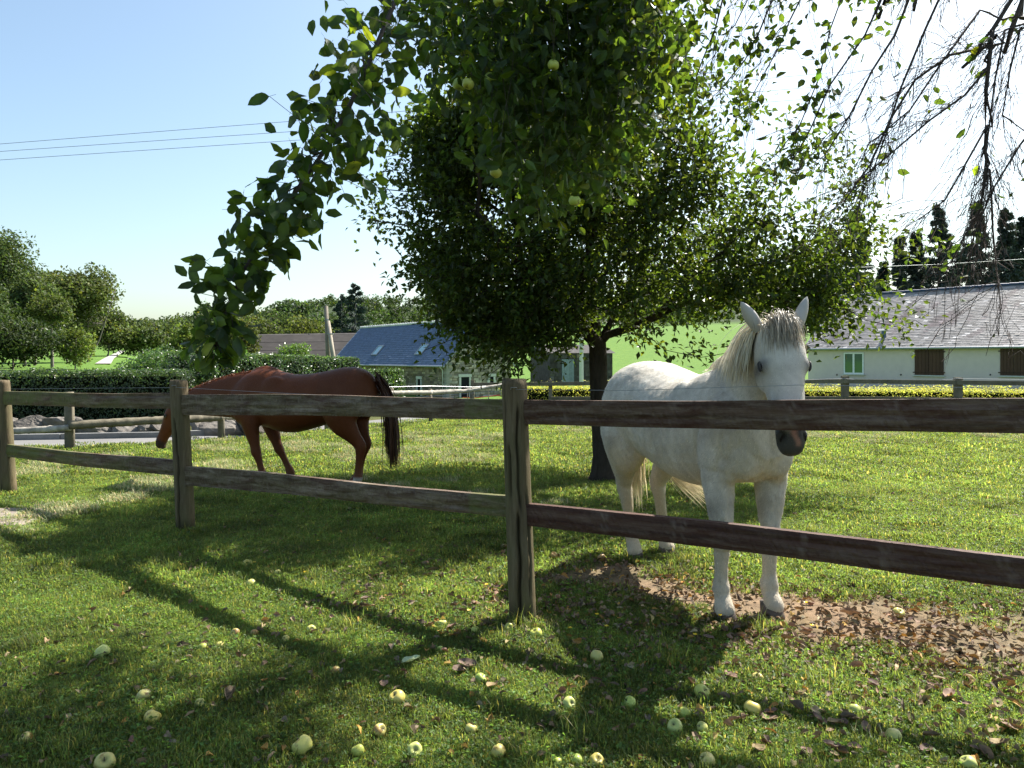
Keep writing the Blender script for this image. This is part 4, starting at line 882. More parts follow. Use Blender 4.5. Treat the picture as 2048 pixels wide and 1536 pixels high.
# --- white house on the right
def house():
    r = np.random.default_rng(6); Z = 38.5; o = W(2048, 690, Z); ze = o[2]; zb = -.45; M0 = LM((o[0], o[1], 0)); L0, L1 = -7., 11.9*1.03; Wd = 8.4; zr = 5.75; M = M0
    t = tag(empty('white_house'), 'long low cream house with lichened slate roof and brown shutters', 'house')
    mb = MB(); mb.box((L0, 0, zb-.4), (L1, Wd, ze), M); wall = mb.build('wall', M_render, t)
    e = .3; z_e = ze-.06; V = np.array([(L0-.2, -e, z_e), (L1+.2, -e, z_e), (L1+.2, Wd/2, zr), (L0-.2, Wd/2, zr), (L0-.2, Wd+e, z_e), (L1+.2, Wd+e, z_e)]); V = np.vstack([V, V-[0, 0, .12]])@M[:3, :3].T+M[:3, 3]
    mb = MB(); mb.add(V, [np.array([(0, 3, 2, 1), (3, 4, 5, 2), (6, 7, 8, 9), (9, 8, 11, 10), (0, 1, 7, 6), (4, 10, 11, 5), (0, 6, 9, 3), (3, 9, 10, 4), (1, 2, 8, 7), (2, 5, 11, 8)])]); roof = mb.build('roof', M_zinc, t)
    mb = MB(); V = np.array([(L1, 0, ze), (L1, Wd, ze), (L1, Wd/2, zr-.12), (L0, 0, ze), (L0, Wd, ze), (L0, Wd/2, zr-.12)])@M[:3, :3].T+M[:3, 3]; mb.add(V, [np.array([(0, 1, 2), (3, 5, 4)])]); mb.build('gable', M_render, t)
    def colf(u, c, r):
        n = len(u); s = smooth_noise(u*1.0+c*.10, np.full(n, c*.12), 1.5, 2)+smooth_noise(u, np.full(n, c*.05), .5, 4)*.6
        k = ss((s-.18)/.35)[:, None]; b = np.array([1.0, 1.0, 1.03])*(1+.16*r.normal(size=(n, 1))); d = np.array([.42, .30, .36])*(1+.3*r.normal(size=(n, 1))); o_ = b*(1-k*.75)+d*k*.75
        lich = r.random(n) < .07; o_[lich] *= 1.9; return np.clip(o_, .1, 3)
    for v0 in (-e, Wd+e):
        mb = MB(); slates(mb, M, L0-.2, L1+.2, v0, z_e, Wd/2, zr, .155, .26, .010, r, colf); tag(mb.build('slate', M_oldslate, roof), kind='stuff')
    n = 40
    for k in range(n): u = L0-.2+k*(L1-L0+.4)/n; mb = MB(); P = np.array([(u, Wd/2, zr+.03), (u+(L1-L0+.4)/n+.02, Wd/2, zr+.045)])@M[:3, :3].T+M[:3, 3]; mb.tube(P, [.10, .11], 8, (.35, .4, .5)); mb.build('ridge_tile', M_slate, roof)
    mb = MB(); mb.tube(np.array([(L0-.2, -e-.05, z_e-.05), (L1+.2, -e-.05, z_e-.05)])@M[:3, :3].T+M[:3, 3], .065, 8); mb.build('gutter', M_zinc, t)
    def u_at(px):   # where the column px meets the wall
        k = (px-1024)/F; return (k*o[1]-o[0])/(LD[0]-k*LD[1])
    def z_at(py, px): u = u_at(px); return EYE-(py-HOR)/F*(o[1]+LD[1]*u)
    def bx(par, nm, m, u0, u1, v0, v1, z0, z1, c=(1, 1, 1)): mb = MB(); mb.box((min(u0, u1), v0, z0), (max(u0, u1), v1, z1), M, c); return mb.build(nm, m, par)
    # open window
    a, b, z0, z1 = u_at(1728), u_at(1688), z_at(748, 1708), z_at(705, 1708); wdw = empty('window'); wdw.parent = t
    bx(wdw, 'opening', M_dark, a, b, -.01, .0, z0, z1); bx(wdw, 'sill', M_granite, a-.08, b+.08, -.14, -.012, z0-.07, z0); fw = .085; m_ = (a+b)/2
    for u0, u1, q0, q1 in ((a, a+fw, z0, z1), (b-fw, b, z0, z1), (a+fw, b-fw, z1-fw, z1), (a+fw, b-fw, z0, z0+fw), (m_-.06, m_+.06, z0+fw, z1-fw)): bx(wdw, 'frame', M_white, u0, u1, -.05, -.012, q0, q1)
    bx(wdw, 'pane', M_glass, a+fw, m_-.06, -.03, -.014, z0+fw, z1-fw); bx(wdw, 'pane', M_glass, m_+.06, b-fw, -.03, -.014, z0+fw, z1-fw)
    bx(wdw, 'reveal', M_render, b, b+.05, -.03, -.002, z0, z1, (.8, .8, .8))
    # closed brown shutters, each pair of boards
    for x0, x1, ya, yb in ((1830, 1888, 699, 750), (2001, 2056, 697, 751)):
        a, b, z0, z1 = u_at(x1), u_at(x0), z_at(yb, (x0+x1)/2), z_at(ya, (x0+x1)/2); w_ = tag(empty('window')); w_.parent = t
        bx(w_, 'sill', M_granite, a-.08, b+.08, -.14, -.012, z0-.08, z0-.01); nb = 8
        for k in range(nb): bx(w_, 'shutter_board', M_brown, a+(b-a)*k/nb+.006+(.012 if k == nb//2 else 0), a+(b-a)*(k+1)/nb-.006, -.06, -.012, z0, z1, np.ones(3)*r.uniform(.85, 1.15))
        for zz in (z0+.12, z1-.16): bx(w_, 'hinge_strap', M_brown, a-.09, b+.09, -.075, -.061, zz, zz+.05, (.6, .6, .6))
    for px in (1675, 1803, 1982): u = u_at(px); bx(t, 'shutter_catch', M_dark, u, u+.05, -.05, -.001, z_at(751, px), z_at(748, px))
    # vent pipe on the roof
    u = u_at(1797)+1.1; P = np.array([(u, .45, ze+.2), (u, .45, ze+.95)])@M[:3, :3].T+M[:3, 3]; mb = MB(); mb.tube(P, .13, 12); vp = mb.build('vent_pipe', M_slate, roof); mb = MB(); mb.tube([P[1], P[1]+[0, 0, .05], P[1]+[0, 0, .16]], [.2, .19, .05], 12); mb.build('cowl', M_granite, vp) if False else mb.build('vent_cowl', M_granite, roof)
house()
# --- long grey barn behind the hedge
def grey_barn():
    t = tag(empty('grey_barn'), 'long low barn with dull grey fibre cement roof and pale green gable', 'barn'); d = 74
    M_fc = mat_plain('fibre_cement', (.05, .046, .044), .95, .2, 1.5, 0, .05); M_gg = mat_plain('pale_green_cladding', (.20, .25, .22), .7, .06, 2, .1, .25)
    A = W(474, 686, d); Bp = W(560, 716, d-3); Rl = W(478, 680, d+4); Rr = W(720, 667, d+4); El = W(520, 720, d-2); Er = W(720, 712, d-2)
    A0 = W(470, 684, d+4); zb = -1.2
    L = norm([1, .12, 0]); G_ = np.array([-.12, 1, 0])/np.linalg.norm([-.12, 1, 0]); ridge0 = W(476, 683, d); ridge1 = ridge0+L*13.5; ridge1[2] = W(720, 667, ridge1[1])[2]; ridge0[2] = ridge1[2]-.25
    w = 6.5; e0 = ridge0+L*2.1-G_*w; e1 = ridge1-G_*w; e0[2] = W(545, 719, e0[1])[2]; e1[2] = e0[2]; b0 = ridge0+G_*w; b1 = ridge1+G_*w; b0[2] = b1[2] = e0[2]
    n = 15; mb = MB()
    for k in range(n):
        a, b = k/n, (k+1)/n
        for s in range(3):
            s0, s1 = s/3, (s+1)/3+.01; q = lambda u, v, z: (e0*(1-u)+e1*u)*(1-v)+(ridge0*(1-u)+ridge1*u)*v+np.array([0, 0, z])
            m2 = MB(); V = [q(a, s0, .06), q(b, s0, .06), q(b, s1, .03), q(a, s1, .03), q(a, s0, .0), q(b, s0, .0), q(b, s1, -.02), q(a, s1, -.02)]
            m2.add(V, [np.array([(0, 1, 2, 3), (4, 7, 6, 5), (4, 5, 1, 0), (5, 6, 2, 1), (6, 7, 3, 2), (7, 4, 0, 3)])], np.ones(3)*random.uniform(.9, 1.1)); m2.build('roof_panel', M_fc, t)
    mb.add([ridge0, ridge1, b1, b0], [np.array([(0, 1, 2, 3)])]); mb.add([ridge0+[0, 0, .09], ridge1+[0, 0, .09], ridge1+[0, 0, -.03]-G_*.2, ridge0+[0, 0, -.03]-G_*.2], [np.array([(0, 1, 2, 3)])], (2, 2, 2)); mb.build('roof', M_fc, t)
    mb = MB(); z = np.array([0, 0, 1]); dn = lambda p: np.array([p[0], p[1], zb])
    mb.add([e0+G_*.2, e1+G_*.2, dn(e1+G_*.2), dn(e0+G_*.2)], [np.array([(0, 1, 2, 3)])], (.5, .5, .5)); mb.add([ridge0-[0, 0, .05], e0+[0, 0, -.02], dn(e0), dn(b0), b0-[0, 0, .02]], [np.array([(0, 1, 2, 3, 4)])]); mb.build('wall', M_gg, t)
    c = (e0*.8+ridge0*.2)+L*.9; mb = MB(); mb.tube([c, c+[0, 0, 1.3]], .05, 6); mb.build('vent_pipe', M_granite, t); mb = MB(); mb.box((-.6, -.35, 0), (.6, .35, .12), frame(c+[0, 0, .1], L)); mb.build('vent_plate', M_granite, t)
grey_barn()
# --- dark shed behind the trunk
def shed():
    t = tag(empty('field_shed'), 'dark stone shed with faded blue door at the field edge', 'shed'); d = 58; M_s = mat_plain('dark_shed_stone', (.085, .08, .078), .95, .35, 3, .5, .1); M_bd = mat_plain('faded_blue_paint', (.22, .27, .30), .8, .2, 5, .1, .2)
    p = W(1100, 757, d); q = W(1225, 757, d+2); L = norm(q-p); G_ = np.array([-L[1], L[0], 0]); ln = np.linalg.norm(q-p); z0 = p[2]-.4; zt = W(1100, 706, d)[2]; M = frame((p[0], p[1], 0), L*[1, 1, 0])
    mb = MB(); mb.box((0, 0, z0), (ln, 4, zt), M); mb.build('wall', M_s, t); r = np.random.default_rng(8); mb = MB(); rubble(mb, M, 'u', 0, ln, lambda a: zt, z0, r, [(1.0, 2.1, z0, zt-.45)], (.4, .2)); tag(mb.build('stone', M_s, t), kind='stuff')
    V = np.array([(-.2, -.2, zt), (ln+.2, -.2, zt), (ln+.2, 2, zt+.7), (-.2, 2, zt+.7), (-.2, 4.2, zt), (ln+.2, 4.2, zt)])@M[:3, :3].T+M[:3, 3]; mb = MB(); mb.add(V, [np.array([(0, 1, 2, 3), (3, 2, 5, 4)]), np.array([(0, 3, 4), (1, 5, 2)])]); mb.build('roof', M_s, t)
    for k in range(5): mb = MB(); mb.box((1.02+k*.21, -.05, z0+.1), (1.22+k*.21, .0, zt-.5), M, np.ones(3)*random.uniform(.85, 1.1)); mb.build('door_board', M_bd, t)
shed()
# ------------------------------------------------------------------ poles and cables
M_pw = mat_plain('grey_pole_wood', (.20, .175, .14), .9, .25, 3, .3, .15)
up = tag(empty('utility_pole'), 'leaning pair of wooden poles left of the slate barn roof', 'utility pole')
d = 31
mb = MB(); mb.tube([W(658, 790, d), W(656, 700, d), W(652, 612, d)], [.11, .10, .08], 10); mb.build('pole', M_pw, up, True)
mb = MB(); mb.tube([W(676, 790, d-.3), W(668, 725, d-.3), W(656, 642, d-.1)], [.10, .095, .08], 10, (1.6, 1.6, 1.6)); mb.build('brace', M_pw, up, True)
mb = MB(); mb.tube([W(655, 668, d-.2), W(666, 668, d-.25)], .03, 6); mb.tube([W(656, 640, d-.12), W(652, 640, d)], .05, 6); mb.build('bolt', M_zinc, up)
up = tag(empty('concrete_pole'), 'pale concrete pole beside the dark shed left of the trunk', 'utility pole'); mb = MB(); b = W(1163, 764, 40); mb.tube([b-[0, 0, .5], b, W(1162, 500, 40)], [.12, .12, .08], 4); mb.build('pole', M_granite, up)
M_cable = mat_plain('power_cable', (.07, .08, .10), .6, .1, 1, 0, .3)
for y0, y1, y2, lab in ((288, 243, 165, 'top one of the three power cables crossing the left sky'), (303, 264, 190, 'middle one of the three power cables crossing the left sky'), (320, 282, 212, 'lowest of the three power cables crossing the left sky')):
    d = 60; P = []
    for x in np.linspace(-300, 2500, 40):
        y = np.interp(x, [0, 620], [y0, y1]) if 0 <= x <= 620 else (y0-(x)*(y1-y0)/620*-1 if x < 0 else y1+(x-620)*(y2-y1)/860); P.append(W(x, y-6*math.sin((x+300)/2800*math.pi)+0*x+6*math.sin(300/2800*math.pi), d))
    mb = MB(); mb.tube(P, .019, 5); tag(mb.build('power_cable', M_cable, None, True), lab, 'cable', 'power cables')
mb = MB(); mb.tube([W(x, 532-(x-1780)*.052+1.5*math.cos((x-1900)/90), 33) for x in range(1640, 2300, 60)], .009, 5); tag(mb.build('power_cable', M_white, None, True), 'pale cable passing before the firs over the house roof', 'cable')
# ------------------------------------------------------------------ horses
def catmull(S, sub):
    S = np.asarray(S, float); n = len(S); out = []
    for i in range(n-1):
        p0, p1, p2, p3 = S[max(i-1, 0)], S[i], S[i+1], S[min(i+2, n-1)]
        for t in np.arange(sub)/sub: out.append(.5*((2*p1)+(p2-p0)*t+(2*p0-5*p1+4*p2-p3)*t*t+(3*p1-p0-3*p2+p3)*t**3))
    out.append(S[-1]); return np.array(out)
def loft(mb, c, U, V, n=24, ex=2.0):
    """closed tube of elliptic sections: centres c, half axes U, V"""
    k = len(c); a = np.arange(n)/n*2*np.pi; ca, sa = np.cos(a), np.sin(a); f_ = lambda v: np.sign(v)*np.abs(v)**(2/ex)
    P = c[:, None]+f_(ca)[None, :, None]*U[:, None]+f_(sa)[None, :, None]*V[:, None]
    i = np.arange(k-1)[:, None]*n; j = np.arange(n)[None]; j2 = (j+1) % n; q = np.arange(n); b = k*n
    mb.add(np.vstack([P.reshape(-1, 3), c[:1], c[-1:]]), [np.stack([i+j, i+j2, i+n+j2, i+n+j], -1).reshape(-1, 4), np.stack([np.full(n, b), (q+1) % n, q], -1), np.stack([np.full(n, b+1), (k-1)*n+q, (k-1)*n+(q+1) % n], -1)])
def ell(mb, c, r, M=None, n=20):
    a = np.linspace(.03, math.pi-.03, 12); z = np.cos(a); s = np.sin(a); A = np.eye(3) if M is None else np.asarray(M)
    cc = np.array(c)+np.outer(z*r[2], A[:, 2]); loft(mb, cc, np.outer(s*r[0], A[:, 0]), np.outer(s*r[1], A[:, 1]), n)
def legloft(mb, S, sub=5):
    S = catmull(S, sub); c = S[:, :3]; t = norm(np.gradient(c, axis=0)); X = np.array([1., 0, 0])
    Yv = norm(np.cross(t, X)); Xv = np.cross(Yv, t); loft(mb, c, Xv*S[:, 3:4], Yv*S[:, 4:5], 18)
def remesh(mb, voxel, it, mat):
    o = mb.build('tmp', mat); m = o.modifiers.new('r', 'REMESH'); m.mode = 'VOXEL'; m.voxel_size = voxel; m.use_smooth_shade = True
    s = o.modifiers.new('s', 'SMOOTH'); s.factor = .5; s.iterations = it
    bpy.context.view_layer.update(); dg = bpy.context.evaluated_depsgraph_get()
    me = bpy.data.meshes.new_from_object(o.evaluated_get(dg), depsgraph=dg); old = o.data; bpy.data.objects.remove(o); bpy.data.meshes.remove(old); return me
def hair(mb, bvh, roots, dirs, lens, width, r, grav=1., base=(1, 1, 1), k=9, clear=.012, v=.2, curl=.02):
    """strands as narrow tapered ribbons which fall and stay outside the skin"""
    n = len(roots); P = np.array(roots, float); Dn = norm(np.array(dirs, float)); Q = [P.copy()]; L = np.array(lens)/k
    ph = r.uniform(0, 6.28, n)
    for s in range(k):
        Dn = norm(Dn+np.array([0, 0, -.30*grav])+r.normal(size=(n, 3))*curl); P = P+Dn*L[:, None]
        if bvh is not None:
            for q in range(n):
                h = bvh.find_nearest(Vector(P[q]))
                if h[0] is None: continue
                w = np.array(h[0]); nn = np.array(h[1]); dd = np.dot(P[q]-w, nn)
                if dd < clear and np.linalg.norm(P[q]-w) < .15: P[q] = w+nn*clear*r.uniform(.6, 1.8)
        Q.append(P.copy())
    Q = np.stack(Q, 1); T = norm(np.gradient(Q, axis=1)); side = np.cross(T, norm(np.random.default_rng(1).normal(size=(n, 1, 3))*.5+np.array([.2, 0, .9]))); side = norm(side)
    w = width*r.uniform(.6, 1.3, (n, 1, 1))*(np.array([.8, 1, 1, 1, 1, .9, .8, .65, .45, .08][:k+1])[None, :, None])
    V = np.stack([Q-side*w/2, Q+side*w/2], 2).reshape(n, -1, 3); m = V.shape[1]; f = np.array([(2*q, 2*q+1, 2*q+3, 2*q+2) for q in range(k)]); c = np.array(base)[None]*np.exp(r.normal(size=(n, 1))*v)
    mb.add(V.reshape(-1, 3), [(f[None]+(np.arange(n)*m)[:, None, None]).reshape(-1, 4)], np.repeat(c, m, 0))
def mat_coat(name, spec=.25, rough=.6, specks=True):
    m, nt, b = material(name); a = attr(nt); v = coord(nt, 'Object'); col = a
    k = ramp(nt, noise(nt, 7, 5, .6, v), [(.3, (.90, .885, .86)), (.7, (1.06, 1.06, 1.06))]); col = mix(nt, 1., col, k, 'MULTIPLY')
    if specks:
        s = ramp(nt, noise(nt, 95, 3, .6, v), [(.63, (0,)*3), (.70, (.55,)*3)]); s2 = ramp(nt, noise(nt, 3.2, 3, .6, v), [(.46, (0,)*3), (.62, (1,)*3)]); s3 = mix(nt, 1., s, s2, 'MULTIPLY')
        col = mix(nt, s3, col, (.20, .16, .13))
    nt.links.new(col, b.inputs['Base Color']); b.inputs['Roughness'].default_value = rough; b.inputs['Specular IOR Level'].default_value = spec
    b.inputs['Sheen Weight'].default_value = .0; b.inputs['Sheen Roughness'].default_value = .4
    bump(nt, b, noise(nt, 60, 4, .6, coord(nt, 'Object', (1, 1, .25))), .22, .004); return m
M_eye = mat_plain('horse_eye', (.012, .009, .008), .06, 0, 1, 0, .8); M_hoof = mat_plain('hoof_horn', (.10, .075, .06), .6, .35, 14, .4, .3); M_nost = mat_plain('nostril', (.02, .016, .016), .9, .1, 5, 0, .1)
M_hairw = mat_leaf('pale_horse_hair', (.62, .60, .54), (.56, .53, .47), .26, rough=.45, vary=.15, scale=8, spec=.4)
M_hairb = mat_leaf('dark_horse_hair', (.065, .030, .018), (.12, .05, .02), .22, rough=.4, vary=.2, scale=8, spec=.4)
M_coatw = mat_coat('grey_white_coat', .25, .52, True); M_coatb = mat_coat('chestnut_coat', .16, .5, False)
M_furw = mat_leaf('short_pale_hair', (1, 1, 1), (.8, .8, .75), .12, rough=.6, vary=.06, scale=20, spec=.2); M_furb = mat_leaf('short_chestnut_hair', (1, 1, 1), (1.2, 1, .8), .12, rough=.5, vary=.12, scale=20, spec=.3)

def horse(name, label, sp):
    r = np.random.default_rng(sp['seed']); t = tag(empty(name, (*sp['o'], 0)), label, 'horse'); f = norm([*sp['f'], 0]); l = np.array([-f[1], f[0], 0])
    t.matrix_world = Matrix([[f[0], l[0], 0, sp['o'][0]], [f[1], l[1], 0, sp['o'][1]], [0, 0, 1, 0], [0, 0, 0, 1]])
    sx, sz, sy = sp.get('sx', 1), sp.get('sz', 1), sp.get('sy', 1); mb = MB(); mat = sp['mat']
    B = catmull(sp['body'], 4); B = B*[sx, sz, sz, sy]; k = len(B); c = np.stack([B[:, 0], np.zeros(k), B[:, 1]], -1)
    loft(mb, c, np.outer(B[:, 3], [0, 1, 0]), np.outer(B[:, 2], [0, 0, 1]), 30, 2.15)
    for (x, y, z, a, b, d) in sp['bulges']:
        for s in (-1, 1): ell(mb, (x*sx, s*y*sy, z*sz), (a*sx, b*sy, d*sz))
    ell(mb, (.50*sx, 0, sp.get('withers', 1.40)*sz), (.22*sx, .075, .125))
    for S, side, dx, lift in sp['legs']:
        S = np.array(S, float); S[:, 1] = side*S[:, 1]*sy; S = S*[sx, 1, sz, sp['leg'], sp['leg']]; S[:, 0] += np.array([dx*max(0, 1-z/.95) for z in S[:, 2]]); S[:, 2] += lift*np.maximum(0, 1-S[:, 2]/.8); legloft(mb, S)
    # neck
    Nk = catmull(sp['neck'], 5); c = Nk[:, :3]; tt = norm(np.gradient(c, axis=0)); sd_ = norm(np.cross(tt, [0, 0, 1.])*-1); upv = norm(np.cross(tt, sd_)); upv *= np.sign(upv[:, 2:3]+1e-6)
    loft(mb, c, sd_*Nk[:, 4:5], upv*Nk[:, 3:4], 24, 2.0)
    # head
    Pp = np.array(sp['poll'], float); hd = norm(sp['head_v']); u = norm(np.array(sp['head_u'], float)); v = norm(hd-u*np.dot(hd, u)); w = np.cross(v, u); hs = sp['hs']; hw = sp['hw']
    HP = lambda a, b, c_: Pp+u*a*hs+v*b*hs+w*c_*hw
    S = catmull(sp['head'], 4); loft(mb, np.array([HP(a, b, 0) for a, b in S[:, :2]]), np.outer(S[:, 3]*hw, w), np.outer(S[:, 2]*hs, v), 24, 2.5)
    A = np.stack([w, v, u], -1)
    for s in (-1, 1):
        ell(mb, HP(.205, .045, s*.080), (.036*hw, .045*hs, .05*hs), A)          # brow over the eye
        ell(mb, HP(.20, -.075, s*.045), (.055*hw, .085*hs, .12*hs), A)         # cheek
        ell(mb, HP(.33, .035, s*.068), (.014*hw, .016*hs, .11*hs), A)          # facial crest
        ell(mb, HP(.555, .030, s*.042), (.030*hw, .036*hs, .040*hs), A)        # nostril rim
    ell(mb, HP(.60, -.050, 0), (.042*hw, .032*hs, .035*hs), A)                  # lower lip
    me = remesh(mb, sp.get('vox', .0115), sp.get('it', 7), mat)
    n = len(me.vertices); co = np.zeros(n*3, np.float32); me.vertices.foreach_get('co', co); co = co.reshape(-1, 3).astype(float)
    # cut in the nostrils and the mouth line, raise soft muscle relief
    nr = np.zeros(n*3, np.float32); me.vertices.foreach_get('normal', nr); nr = nr.reshape(-1, 3)
    rel = co-Pp; hu, hv, hwv = rel@u/hs, rel@v/hs, rel@w/hw
    ishead = (hu > .35) & (hu < .75) & (np.abs(hwv) < .12)
    mouth = ishead & (hu > .50)*1.0*1 if False else (ishead*np.exp(-((hv+.030+.25*(hu-.6))/.007)**2)*ss((hu-.46)/.05)); co -= nr*(mouth*.007)[:, None]
    if 'bend' in sp: co[:, 1] -= sp['bend']*ss((-.15-co[:, 0])/.5)*ss(co[:, 2]/.95)
    if sp.get('detail'):
        x_, y_, z_ = co[:, 0], co[:, 1], co[:, 2]; ay = np.abs(y_); g_ = lambda v, s: np.exp(-(v/s)**2)
        dp = -.012*g_(y_, .022)*(x_ > .80)*ss((z_-.72)/.08)*ss((1.22-z_)/.1)*(x_ < 1.02)                        # groove between the breast muscles
        dp += -.012*g_(x_-(.50+.42*(z_-.95)), .022)*(ay > .12)*ss((z_-.86)/.08)*ss((1.38-z_)/.1)                   # back edge of the shoulder blade
        dp += -.010*g_(x_-(.80-.25*(1.1-z_)), .02)*(ay > .10)*ss((z_-.80)/.08)*ss((1.16-z_)/.1)                   # shoulder to breast
        dp += -.005*g_(z_-(.865+.2*(ay-.15)), .018)*(x_ > .55)*(x_ < .9)*(ay > .06)                               # fold over the forearm
        dp += -.010*g_(x_+.33+.25*(z_-.95), .025)*ss((z_-.78)/.1)*ss((1.25-z_)/.1)*(ay > .15)                       # flank
        dp += .005*g_(z_-.455, .03)*(x_ > .5)*np.cos((y_-np.sign(y_)*.15)*70)-.006*g_(z_-.405, .014)*(x_ > .5)-.005*g_(z_-.50, .014)*(x_ > .5)
        dp += -.006*g_(ay-.150, .007)*(x_ > .5)*ss((z_-.22)/.03)*ss((.40-z_)/.03)+-.006*g_(ay-.150, .012)*(x_ > .5)*ss((z_-.52)/.05)*ss((.78-z_)/.05)
        rb = .0035*np.sin((x_+.25*(z_-1))*62)*ss((x_+.25)/.1)*ss((.42-x_)/.1)*ss((z_-.85)/.08)*ss((1.25-z_)/.1)*(ay > .15); dp += rb
        dp += .0035*smooth_noise(x_*1.3+y_*.5, z_+y_*.8, .09, 6)+.002*smooth_noise(x_+y_, z_-y_*.5, .035, 7)
        co += nr*(dp*(x_ < 1.05))[:, None]
    nost = np.zeros(n)
    for s in (-1, 1): nost = np.maximum(nost, ishead*np.exp(-(((hu-.565)/.026)**2+((hwv-s*.050)/.013)**2))*(hv > .01))
    co -= nr*(nost*.013)[:, None]
    co += nr*(.004*smooth_noise(co[:, 0]*1.0+co[:, 2]*.6, co[:, 1]+co[:, 2], .28, 3))[:, None]
    me.vertices.foreach_set('co', co.astype(np.float32).ravel())
    col = sp['color'](co, hu, hv, hwv, nost, mouth, r)
    for a_ in list(me.attributes):
        if a_.name == 'col': me.attributes.remove(a_)
    at_ = me.attributes.new('col', 'FLOAT_COLOR', 'POINT'); at_.data.foreach_set('color', np.hstack([np.clip(col, 0, 1), np.ones((n, 1))]).astype(np.float32).ravel())
    me.materials.clear(); me.materials.append(mat); me.update(); me.name = 'body'
    body = bpy.data.objects.new('body', me); C.objects.link(body); body.parent = t
    me.calc_loop_triangles(); tri = np.zeros(len(me.loop_triangles)*3, np.int32); me.loop_triangles.foreach_get('vertices', tri)
    bvh = BVHTree.FromPolygons([tuple(p) for p in co], [tuple(int(i) for i in q) for q in tri.reshape(-1, 3)])
    # short hair of the coat
    T3 = tri.reshape(-1, 3); a_ = co[T3[:, 0]]; b_ = co[T3[:, 1]]; c_ = co[T3[:, 2]]; cr_ = np.cross(b_-a_, c_-a_); ar = np.linalg.norm(cr_, axis=1); nh = sp['nhair']
    ti = r.choice(len(T3), nh, p=ar/ar.sum()); e1 = r.random((nh, 1)); e2 = r.random((nh, 1)); fl = (e1+e2) > 1; e1 = np.where(fl, 1-e1, e1); e2 = np.where(fl, 1-e2, e2)
    Ph = a_[ti]+e1*(b_-a_)[ti]+e2*(c_-a_)[ti]; Nh = norm(cr_[ti]); flow = np.array([-.55, 0, -.8])+r.normal(size=(nh, 3))*.22; flow = norm(flow-Nh*np.sum(flow*Nh, 1, keepdims=True)); Dh = norm(flow+Nh*r.uniform(.10, .35, (nh, 1)))
    hl = r.uniform(.008, .018, nh)[:, None]; hl = np.where((np.sum((Ph-Pp)*u, 1) > 0)[:, None]*(Ph[:, :1] > sp['headx']), hl*.42, hl); sdh = norm(np.cross(Dh, Nh))*.0012; ch = np.clip(col[T3[ti, 0]]*np.exp(r.normal(size=(nh, 1))*.16), 0, 1)
    m3 = MB(); m3.add(np.stack([Ph-sdh, Ph+sdh, Ph+Dh*hl], 1).reshape(-1, 3), [np.arange(nh*3).reshape(-1, 3)], np.repeat(ch, 3, 0)); tag(m3.build('coat_hair', sp['fur'], t, True), kind='stuff')
    # hooves
    for x, y, z, rx, rot in sp['hooves']:
        m2 = MB(); S = [(.0, .0, -.003, 1.0), (.004, 0, .012, 1.0), (-.018, 0, .055, .86), (-.028, 0, .078, .80)]; a = np.arange(24)/24*2*np.pi
        cc = np.array([q[:3] for q in S]); loft(m2, cc, np.array([[rx*q[3]*1.08, 0, 0] for q in S]), np.array([[0, rx*q[3]*.95, 0] for q in S]), 24, 2.2)
        o = m2.build('hoof', M_hoof, t, True); o.location = (x, y, z); o.rotation_euler = (0, rot, 0)
    # eyes
    for s in (-1, 1):
        m2 = MB(); ell(m2, (0, 0, 0), (.024, .024, .024)); o = m2.build('eye', M_eye, t, True); p = HP(.212, .045, s*(.112)); h = bvh.find_nearest(Vector(p)); o.location = np.array(h[0])-np.array(h[1])*.019; o.scale = (1.0, 1.0, 1.0)
        m2 = MB(); q = np.array(h[0]); nn = norm(np.array(h[1])); ax = norm(np.cross(nn, w)); fw = norm(u+.0*v-nn*np.dot(nn, u)); sd2 = np.cross(nn, fw)
        # lids: an almond rim above and below the ball
        for sg in (-1, 1):
            P_ = [q+nn*(.001+.005*math.cos(a_))+fw*.027*math.sin(a_)+sd2*(-sg)*.0125*math.cos(a_) for a_ in np.linspace(-1.45, 1.45, 11)]
            m2.tube(P_, [.002, .0035, .0045, .005, .0055, .0055, .0055, .005, .0045, .0035, .002], 7)
        lid = m2.build('eyelid', sp['lid'], t, True)
    for s in (-1, 1):
        h = bvh.find_nearest(Vector(HP(.568, .035, s*.052))); q = np.array(h[0]); nn = norm(np.array(h[1])); fw = norm(u-nn*np.dot(nn, u)+w*s*.25); Mn = np.stack([np.cross(nn, fw), nn, fw], -1)
        m2 = MB(); ell(m2, q-nn*.004, (.0085, .006, .019), Mn); m2.build('nostril', M_nost, t, True)
    # ears: cupped shells
    for s, bse, tip, face in sp['ears']:
        b_ = HP(*bse); tp = np.array(tip); ax = norm(tp-b_); Lg = np.linalg.norm(tp-b_); fc = norm(np.array(face)-ax*np.dot(face, ax)); sdv = np.cross(ax, fc); m2 = MB(); ku, kv = 14, 13; V = []
        for i in range(ku):
            s_ = i/(ku-1); wd = sp['earw']*(math.sin(math.pi*min(1, (s_*.80+.20))**1.05)**.75)*(1 if s_ < 1 else 0)+.0015; op = (.35+1.35*ss(np.array([s_/.5]))[0]) if s_ < .8 else 1.7
            for layer in (0, 1):
                for j in range(kv):
                    a_ = -math.pi+op*.62+(2*math.pi-op*1.24)*j/(kv-1); rr = wd*(1-.14*layer); V.append(b_-ax*.02+ax*Lg*1.03*s_+sdv*math.sin(a_)*rr+fc*(math.cos(a_)*rr*.82+.012*s_*s_-.0))
        V = np.array(V); f_ = []
        for i in range(ku-1):
            for la in (0, 1):
                for j in range(kv-1): a0 = (i*2+la)*kv+j; f_.append((a0, a0+1, a0+2*kv+1, a0+2*kv))
            for j in (0, kv-1): a0 = i*2*kv+j; f_.append((a0, a0+kv, a0+3*kv, a0+2*kv))
